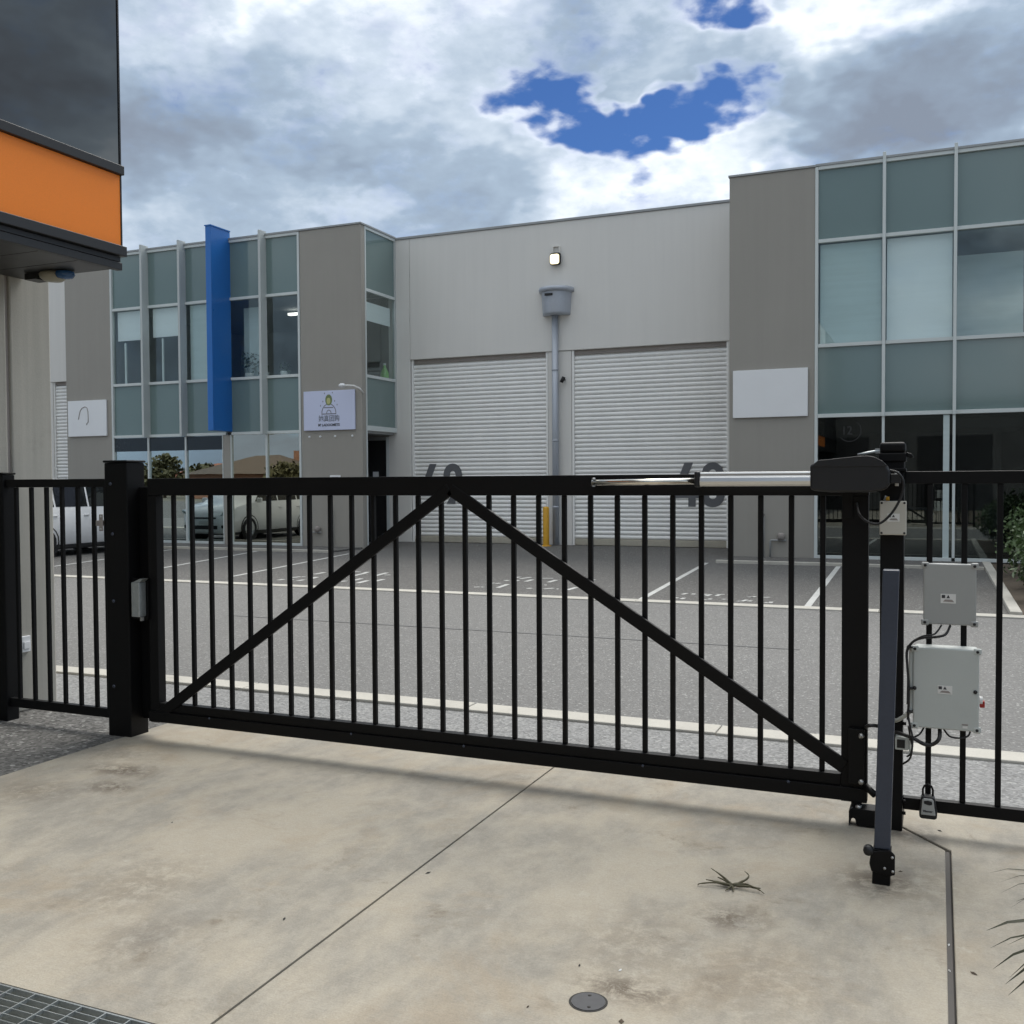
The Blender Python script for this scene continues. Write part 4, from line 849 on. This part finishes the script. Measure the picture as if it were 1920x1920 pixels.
# key safe hanging on the fence
t = thing('key_safe', 'grey and black key safe padlock hanging on the fence bottom rail', 'key safe', (-.03, YG-.03, .08))
y0, y1 = YG-.055, YG-.005
MB().prism([(-.066, .090), (-.058, .083), (-.002, .083), (.008, .090), (.009, .110), (-.002, .178), (-.010, .186), (-.052, .186), (-.060, .178), (-.067, .110)], 'y', y0, y1).build('safe_body', M['blackp'], t, .005)
MB().prism([(-.060, .103), (.002, .103), (-.007, .172), (-.014, .179), (-.048, .179), (-.054, .172)], 'y', y0-.008, y0-.0005).build('safe_face', M['boxgrey'], t, .004)
MB().prism([(-.047, .167), (-.046, .155), (-.035, .152), (-.026, .150), (-.016, .152), (-.012, .157), (-.014, .167), (-.030, .171)], 'y', y0-.0095, y0-.0081).build('dial_window', M['cardark'], t)
text_mesh('Master', .014, 'lettering', M['ink'], t, (-.050, y0-.0085, .117), FACE, .0004, .0004, .040)
MB().tube([(-.052, YG-.03, .185), (-.052, YG-.03, .212), (-.046, YG-.03, .228), (-.031, YG-.03, .236), (-.016, YG-.03, .228), (-.010, YG-.03, .212), (-.010, YG-.03, .185)], .0045, 8).build('shackle', M['black'], t)
# leaning slate post
t = thing('stop_post', 'slate blue steel post leaning slightly, with black clamp near its foot', 'post', (-.198, 4.24, 0))
dx = (-.163+.190)/1.113
def lean(z): return -.190-.004+dx*(z-.15)
def leanbox(name, m, z0, z1, hw, y0, y1, bv=.004):
    v = []
    for z in (z0, z1):
        c = lean(z); v += [(c-hw, y0, z), (c+hw, y0, z), (c+hw, y1, z), (c-hw, y1, z)]
    return MB().add(v, [(0,3,2,1),(4,5,6,7),(0,1,5,4),(1,2,6,5),(2,3,7,6),(3,0,4,7)]).build(name, M[m], t, bv)
leanbox('shaft', 'slate', .145, 1.262, .0305, 4.20, 4.262); leanbox('foot', 'black', 0, .144, .034, 4.198, 4.266)
MB().prism([(lean(.1)-.038, .055), (lean(.1)-.046, .085), (lean(.1)-.040, .135), (lean(.1)+.03, .150), (lean(.1)+.050, .132), (lean(.1)+.050, .052), (lean(.1)+.034, .046)], 'y', 4.186, 4.197).build('clamp_plate', M['black'], t, .004)
MB().lathe([(0, -.03), (.018, -.03), (.02, -.02), (.02, .0), (0, .0)], (lean(.13)-.05, 4.20, .140), 'y', 12).build('clamp_knob', M['blackp'], t)
for x, z in ((.040, .122), (.042, .066), (.012, .075)): MB().lathe([(0, -.005), (.005, -.004), (.006, 0)], (lean(.1)+x, 4.186, z), 'y', 8).build('bolt', M['zinc'], t)

# ================================================================== GROUND DETAILS
# drain grate
t = thing('drain_grate', 'galvanised steel drain grate in the concrete at the lower left corner', 'grate', (-2.6, 2.1, 0))
gx0, gx1, gy0, gy1 = -3.45, -2.06, 1.93, 2.287
gx0, gx1, gy0, gy1 = GX0+.004, GX1-.004, GY0+.004, GY1-.004
box('pit', M['pit'], t, gx0, gx1, gy0, gy1, -.02-.30, -.30)
for a_ in ((gx0, gx1, gy1-.004, gy1), (gx0, gx1, gy0, gy0+.004), (gx0, gx0+.004, gy0+.0045, gy1-.0045), (gx1-.004, gx1, gy0+.0045, gy1-.0045)): box('pit_wall', M['pit'], t, *a_, -.299, -.034)
zt = .001
box('frame_bar', M['galv'], t, gx0, gx1, gy1-.006, gy1, -.033, zt); box('frame_bar', M['galv'], t, gx0, gx1, gy0, gy0+.006, -.033, zt)
b0 = box('cross_bar', M['galv'], t, -2.134-.0025, -2.134+.0025, gy0+.0065, gy1-.0065, -.010, zt+.001)
for i in range(1, 14): share(b0, t, (-i*.0985, 0, 0))
b0 = box('bearing_bar', M['galv'], t, gx0, gx1, gy1-.036, gy1-.033, -.032, zt-.001)
for i in range(1, 10): share(b0, t, (0, -i*.0305, 0))
# inspection cover
t = thing('inspection_cover', 'round grey inspection cover set in the concrete driveway', 'cover', (-.988, 2.90, 0))
MB().prism([(-.988+.053*math.cos(i*.2244), 2.90+.053*math.sin(i*.2244)) for i in range(28)], 'z', .0022, .0046).build('lid', mat('cover_grey', (.105, .105, .108), .9, spec=.2, var=.12, vs=20), t)
MB().lathe([(.0535, .0026), (.058, .0034), (.061, .0026)], (-.988, 2.90, 0), 'z', 28).build('rim', M['joint'], t)
for x, y in ((-.995, 2.935), (-.975, 2.868)): MB().lathe([(0, .0052), (.006, .0052), (.006, .004)], (x, y, 0), 'z', 8).build('lid_screw', M['joint'], t)
# uprooted weed
t = thing('weed_sprig', 'withered olive brown weed sprig lying on the concrete below the gate', 'weed', (-.739, 3.94, 0))
wl = [[(-.739,3.94,.02),(-.79,3.99,.045),(-.845,4.046,.05)], [(-.739,3.94,.015),(-.80,3.93,.03),(-.862,3.915,.012),(-.868,3.905,.004)], [(-.739,3.94,.02),(-.70,3.985,.035),(-.688,4.025,.05),(-.712,4.07,.045)],
      [(-.739,3.94,.015),(-.68,3.945,.025),(-.64,3.94,.02),(-.611,3.92,.006)], [(-.739,3.94,.015),(-.75,3.91,.01),(-.757,3.893,.004)], [(-.739,3.94,.015),(-.73,3.915,.01),(-.727,3.897,.004)], [(-.739,3.94,.02),(-.78,3.97,.03),(-.807,3.987,.03)], [(-.739,3.94,.02),(-.69,3.955,.035),(-.655,3.941,.03),(-.63,3.95,.02)],
      [(-.739,3.94,.015),(-.80,3.95,.02),(-.845,3.945,.03)]]
wl = [[(a_, b_, .006+c_*.45) for a_, b_, c_ in p] for p in wl]
for p in wl: MB().tube(smoothpts(p, 4), [random.uniform(.004, .0075)*(1-.75*i/(4*(len(p)-1))) for i in range(4*(len(p)-1)+1)], 5).build('blade', M['dry'], t)
# litter
LIT = [(-.13, 4.37, 'brown', 'tiny brown leaf fragment beside the clamp of the leaning post'), (.12, 3.55, 'brown', 'tiny brown leaf fragment beside the wide joint strip at right'), (-1.93, 3.62, 'dark', 'tiny dark chip touching the long diagonal joint in the concrete'),
       (-1.09, 3.11, 'dark', 'tiny dark chip just above the round inspection cover'), (-.955, 3.13, 'white', 'tiny white chip above the round inspection cover'), (-2.22, 3.03, 'dark', 'tiny dark chip halfway between the grate and the long joint'), (-3.35, 3.70, 'dark', 'tiny dark chip on the left slab below the latch post'),
       (.02, 4.95, 'dark', 'tiny dark pebble on the concrete beside the hanging key safe'), (-1.15, 2.80, 'brown', 'tiny brown twig left of the round inspection cover'), (-.86, 2.83, 'brown', 'tiny brown twig right of the round inspection cover'),
       (.047, 3.75, 'white', 'upper of two tiny white scraps in the wide joint'), (.047, 3.55, 'white', 'lower of two tiny white scraps in the wide joint')]
for i, (x, y, k, lab) in enumerate(LIT):
    a = random.uniform(0, 3.1); L = random.uniform(.008, .016); w = L*random.uniform(.3, .6); u = Vector((math.cos(a), math.sin(a), 0))*L; v = Vector((-math.sin(a), math.cos(a), 0))*w; c = Vector((x, y, .0035 if abs(x-.047) > .01 else -.002))
    b = MB().add([c-u, c-v, c+u, c+v, c+Vector((0, 0, .004))], [(0, 1, 4), (1, 2, 4), (2, 3, 4), (3, 0, 4), (3, 2, 1, 0)])
    o = b.build('ground_chip', {'brown': M['stem'], 'dark': M['joint'], 'white': M['sticker']}[k]); tag(o, lab, 'debris', 'bits of debris on the driveway')

# ================================================================== PLANTS
t = thing('strap_leaf_plant', 'olive strap leaved plant arching in from the lower right edge', 'plant', (.72, 2.75, 0))
cr0 = Vector((.70, 2.76, .34))
MB().tube([(.72, 2.76, -.02), (.71, 2.76, .2), tuple(cr0)], [.06, .05, .045], 10).build('trunk', M['stem'], t)
tips = [(0.140,3.100,0.503),(0.170,3.050,0.502),(0.165,3.000,0.488),(0.191,3.000,0.452),(0.119,2.700,0.503),(0.130,2.750,0.439),(0.174,2.850,0.411),(0.134,2.700,0.409),(0.159,2.650,0.400),(0.171,2.700,0.395),(0.162,2.600,0.397),(0.197,2.900,0.510),(0.20,2.62,0.34),(0.21,2.66,0.45),(0.215,2.78,0.36),(0.21,2.72,0.47),(0.20,2.58,0.30)]
for i in range(46):
    a = random.uniform(-2.2, 2.2); L = random.uniform(.4, .62); tips.append((cr0.x+math.cos(a)*L*.9, cr0.y+math.sin(a)*L, cr0.z+random.uniform(-.15, .35)))
for i, tp in enumerate(tips):
    tp = Vector(tp); mid = cr0*.30+tp*.70+Vector((0, 0, random.uniform(.16, .26) if i >= 17 else random.uniform(.17, .25))); w0 = random.uniform(.007, .011) if i not in (4,) else .013
    if i in (0, 1, 2, 3): w0 = .005
    b = MB(); pts = []
    for k in range(9):
        s_ = k/8; pts.append(cr0*(1-s_)**2+mid*2*s_*(1-s_)+tp*s_*s_)
    vs = []
    for k, p in enumerate(pts):
        tg = (pts[min(k+1, 8)]-pts[max(k-1, 0)]).normalized(); sd_ = tg.cross(Vector((0, 0, 1))).normalized(); w = w0*(1-(k/8)**6*.95)*(.6+.4*min(1, k/2)); up = sd_.cross(tg)
        vs += [p-sd_*w+up*w*.35, p, p+sd_*w+up*w*.35]
    b.add(vs, [(k*3+j, k*3+j+1, k*3+j+4, k*3+j+3) for k in range(8) for j in range(2)], True); b.build('strap_leaf', M['frond'], t)
def bush(x, y, rx, ry, h, lab, nl=1700):
    t = thing('garden_bush', lab, 'bush', (x, y, .02), 'bushes in the garden bed')
    b = MB()
    for i in range(7):
        a = random.uniform(0, 6.28); e = Vector((x+math.cos(a)*rx*.6, y+math.sin(a)*ry*.6, h*random.uniform(.5, .85))); m_ = Vector((x, y, 0))*.5+e*.5+Vector((0, 0, .1)); b.tube([(x+math.cos(a)*.05, y+math.sin(a)*.05, 0), m_, e], [.02, .014, .006], 5)
    b.build('stems', M['stem'], t)
    lm = {'leaf': MB(), 'leafd': MB(), 'leafl': MB()}
    for i in range(nl):
        u = random.uniform(-1, 1); a = random.uniform(0, 6.283); rr = random.random()**.4; q = math.sqrt(1-u*u)
        lump = 1+.20*math.sin(5*a+3*u)+.12*math.sin(9*a-4*u)
        c = Vector((x+math.cos(a)*q*rx*rr*lump, y+math.sin(a)*q*ry*rr*lump, .1+h*.48+u*h*.5*rr*(1+.12*math.sin(7*a))))
        nn = Vector((random.uniform(-1, 1), random.uniform(-1, 1), random.uniform(-.2, 1))).normalized(); U = nn.orthogonal().normalized(); V = nn.cross(U); th = random.uniform(0, 6.28); U, V = U*math.cos(th)+V*math.sin(th), V*math.cos(th)-U*math.sin(th)
        L = random.uniform(.03, .055); k = 'leafl' if random.random() < .10 else ('leaf' if u > -.2 or random.random() < .4 else 'leafd')  # pale leaves paint in highlights; dark leaf colour only in the lower part
        lm[k].add([c-U*L, c+V*L*.45, c+U*L, c-V*L*.45], [(0, 1, 2, 3)])
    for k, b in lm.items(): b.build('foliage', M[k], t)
bush(1.45, 14.6, .55, .6, 1.0, 'leafy garden bush nearest the road at the right edge', 2600); bush(1.55, 16.2, .6, .7, 1.15, 'leafy garden bush in the middle of the bed at the right edge', 3000); bush(1.75, 18.2, .75, .8, 1.35, 'tall leafy garden bush closest to the right tower', 3000)

# ================================================================== CAR
def car(x, y, lab):
    """nose towards +Y; x, y is the middle of the nose on the ground"""
    t = thing('parked_car', lab, 'car', (x, y-2.25, 0))
    W2 = .90
    # stations from nose back: (distance, sill z, belt z, roof z, half width low, half width belt, half width roof)
    st = [(0, .30, .58, .63, .62, .60, .50), (.05, .22, .72, .78, .76, .74, .60), (.18, .20, .86, .92, .84, .82, .68), (.42, .20, .96, 1.01, .88, .86, .72), (.78, .20, 1.03, 1.07, .90, .88, .74),
          (1.00, .20, 1.05, 1.20, .90, .88, .74), (1.40, .20, 1.06, 1.58, .90, .88, .70), (1.75, .20, 1.06, 1.70, .90, .88, .69), (2.7, .20, 1.07, 1.735, .90, .88, .69), (3.6, .20, 1.08, 1.71, .90, .88, .68), (4.05, .20, 1.08, 1.66, .89, .87, .67),
          (4.30, .22, 1.09, 1.35, .87, .85, .67), (4.42, .28, .98, 1.04, .82, .80, .62), (4.46, .36, .75, .81, .72, .70, .55)]
    rings = []
    for (s_, zs, zb, zr, wl, wb, wr) in st:
        yy = y-s_; zm = (zs+zb)/2
        half = [(0, zs-.01), (wl*.9, zs), (wl, zs+.08), (wl*1.005, zm), (wb, zb), (wb*.975, zb+.02), (wr+.03, zr-.05), (wr-.06, zr), (0, zr+.025)]
        rings.append([(x+a, yy, b) for a, b in half]+[(x-a, yy, b) for a, b in half[-2:0:-1]])
    b = MB(); k = len(rings[0])
    for r_ in rings: b.v += r_
    for i in range(len(rings)-1):
        for j in range(k): b.f.append((i*k+j, i*k+(j+1) % k, (i+1)*k+(j+1) % k, (i+1)*k+j))
    b.f += [tuple(range(k)), tuple(range((len(rings)-1)*k, len(rings)*k))[::-1]]; b.sm = [True]*len(b.f)
    body = b.build('body', M['carwhite'], t)
    def at(s_, f, side):
        for a, c in zip(st, st[1:]):
            if a[0] <= s_ <= c[0]:
                u = (s_-a[0])/(c[0]-a[0]); zb, zr, wb, wr = (a[i]+(c[i]-a[i])*u for i in (2, 3, 5, 6)); break
        z = zb+.04+(zr-.07-zb-.04)*f; w = wb*.975+(wr+.03-wb*.975)*((z-zb-.02)/(zr-.05-zb-.02))
        return (x+side*(w+.006), y-s_, z)
    for side in (1, -1):
        for s0, s1, f00, f01, in ((1.15, 2.20, .0, .96), (2.25, 3.15, .0, .96), (3.20, 3.95, .0, .9)):
            lo0, lo1 = at(s0, 0, side), at(s1, 0, side); hi1 = at(s1, f01, side); hi0 = at(s0 if s0 > 2 else 1.60, f01, side)
            MB().quad(lo0, lo1, hi1, hi0).build('side_window', M['carglass'], t)
        MB().box(x+side*.90, x+side*1.06, y-1.25, y-1.15, 1.06, 1.20).build('mirror', M['carwhite'], t, .03)
        for s_ in (2.3, 3.2): MB().box(x+side*.885, x+side*.915, y-s_-.10, y-s_+.06, .90, .93).build('door_handle', M['carwhite'], t, .01)
        MB().quad((x+side*.908, y-1.05, .20), (x+side*.908, y-3.45, .20), (x+side*.908, y-3.45, .27), (x+side*.908, y-1.05, .27)).build('sill_trim', M['cardark'], t)
    MB().quad((x-.74, y-.93, 1.13), (x+.74, y-.93, 1.13), (x+.63, y-1.50, 1.645), (x-.63, y-1.50, 1.645)).build('windscreen', M['carglass'], t)
    MB().quad((x+.66, y-4.325, 1.30), (x-.66, y-4.325, 1.30), (x-.60, y-4.10, 1.62), (x+.60, y-4.10, 1.62)).build('rear_window', M['carglass'], t)
    for side in (1, -1):
        MB().prism([(x+side*.50, .70), (x+side*.80, .78), (x+side*.84, .88), (x+side*.62, .82)], 'y', y-.30, y-.02).build('headlight', M['light'], t, .02)
        MB().box(x+side*.66, x+side*.82, y-4.46, y-4.30, .85, 1.05).build('tail_light', M['tail'], t, .02)
        MB().box(x+side*.58, x+side*.72, y-.06, y+.015, .36, .45).build('fog_lamp', M['cardark'], t, .02)
    MB().box(x-.45, x+.45, y-.05, y+.018, .33, .44).build('air_intake', M['cardark'], t, .02); MB().box(x-.40, x+.40, y-.10, y+.012, .62, .67).build('grille', M['cardark'], t, .01)
    MB().box(x-.19, x+.19, y-.02, y+.024, .47, .57).build('number_plate', M['plate'], t, .004)
    MB().box(x-.85, x+.85, y-4.2, y-.25, .16, .24).build('underbody', M['cardark'], t)
    for s_ in (.85, 3.50):
        for side in (1, -1):
            cxx = x+side*.80; MB().lathe([(.20, -.10), (.30, -.115), (.325, -.09), (.33, 0), (.325, .09), (.30, .115), (.20, .10)], (cxx, y-s_, .33), 'x', 24).build('wheel', M['tyre'], t)
            w_ = t.children[-1]; MB().lathe([(.0, side*.085), (.05, side*.095), (.19, side*.085), (.215, side*.105)], (cxx, y-s_, .33), 'x', 20).build('rim', M['rim'], w_)
            MB().lathe([(.335, side*.0), (.385, side*.108), (.375, side*.112), (.33, side*.09)], (cxx, y-s_, .34), 'x', 20).build('wheel_arch', M['cardark'], t)
    return t
car(-18.92, 19.62, 'white hatchback parked nose in towards the left office windows')

# ================================================================== BEHIND THE CAMERA (seen mirrored in the windows)
def house(x, y, w, d_, eave, ridge, wall, roof, lab, turn=0):
    t = thing('house', lab, 'house', (x, y, 0), 'houses mirrored in the windows')
    box('wall', M[wall], t, x-w/2, x+w/2, y-d_, y, 0, eave)
    e = .5; b = MB(); v = [(x-w/2-e, y+e, eave), (x+w/2+e, y+e, eave), (x+w/2+e, y-d_-e, eave), (x-w/2-e, y-d_-e, eave), (x-w*.12, y-d_/2, ridge), (x+w*.12, y-d_/2, ridge)]
    b.add(v, [(0, 1, 5, 4), (1, 2, 5), (2, 3, 4, 5), (3, 0, 4), (3, 2, 1, 0)]).build('roof', M[roof], t)
    for k in (-.25, .2): 
        w_ = MB().box(x+w*k-.8, x+w*k+.8, y-.02, y+.05, .9, 2.1).build('window', M['sign'], t); MB().box(x+w*k-.72, x+w*k+.72, y+.055, y+.07, .98, 2.02).build('pane', M['carglass'], w_)
    box('chimney', M['brick'], t, x+w*.2, x+w*.2+.7, y-d_*.6-.4, y-d_*.6, eave, ridge+.5)
    return t
house(-68.4, -44, 13, 11, 2.6, 4.7, 'brick', 'tileroof', 'brown roofed brick house mirrored in the windows below the lilac sign'); house(-92, -66, 15, 11, 2.4, 4.4, 'brick', 'tilered', 'terracotta roofed house mirrored in the windows left of the blue fin'); house(-50, -52, 14, 10, 2.6, 4.8, 'cream', 'tileroof', 'cream house with brown roof mirrored beside the porch')
def tree(x, y, h, r, lab, nl=900):
    t = thing('tree', lab, 'tree', (x, y, 0), 'trees mirrored in the windows')
    MB().tube([(x, y, 0), (x+.1, y, h*.3), (x-.1, y+.1, h*.6)], [.2, .15, .08], 8).build('trunk', M['stem'], t)
    b = MB()
    for i in range(nl):
        u = random.uniform(-1, 1); a = random.uniform(0, 6.283); rr = random.random()**.35; q = math.sqrt(1-u*u); lump = 1+.25*math.sin(4*a+5*u)
        c = Vector((x+math.cos(a)*q*r*rr*lump, y+math.sin(a)*q*r*rr*lump, h*.62+u*h*.38*rr)); nn = Vector((random.uniform(-1, 1), random.uniform(-1, 1), random.uniform(-1, 1))).normalized(); U = nn.orthogonal().normalized(); V = nn.cross(U); L = random.uniform(.18, .38)
        b.add([c-U*L, c+V*L*.6, c+U*L, c-V*L*.6], [(0, 1, 2, 3)])
    b.build('crown', M['olive'], t)
for i, (x, y, h, r) in enumerate(((-80, -46, 5.0, 2.0), (-94, -50, 3.9, 3.2), (-102, -52, 4.6, 3.4), (-112, -52, 4.2, 4.0), (-60.5, -42, 3.8, 2.2), (-76, -48, 3.9, 2.6), (-54, -44, 4.2, 2.4), (-86, -48, 3.5, 3.0), (-106, -46, 3.4, 3.6))):
    tree(x, y, h, r, ['tall round tree left of the brown roofed brick house', 'broad tree left of the terracotta roofed house', 'tall tree past the broad tree by the terracotta house', 'last broad tree at the far end of the mirrored row', 'low tree between the brown roofed and the cream house', 'tall tree behind the brown roofed brick house', 'tree in front of the cream house', 'low spreading tree in front of the terracotta roofed house', 'low bushy tree at the foot of the tall far trees'][i])
db = thing('dark_warehouse', 'low dark clad warehouse mirrored in the ground floor glass of the right tower', 'building', (3, -16, 0))
box('wall', M['darkclad'], db, -11, 26, -30, -15, 0, 5.6); box('roof', M['cap'], db, -11.3, 26.3, -30.3, -14.7, 5.602, 5.8)
for x in (-7, -1, 5): box('roller_door', M['charcoal'], db, x, x+3.6, -14.99, -14.93, 0, 3.9)
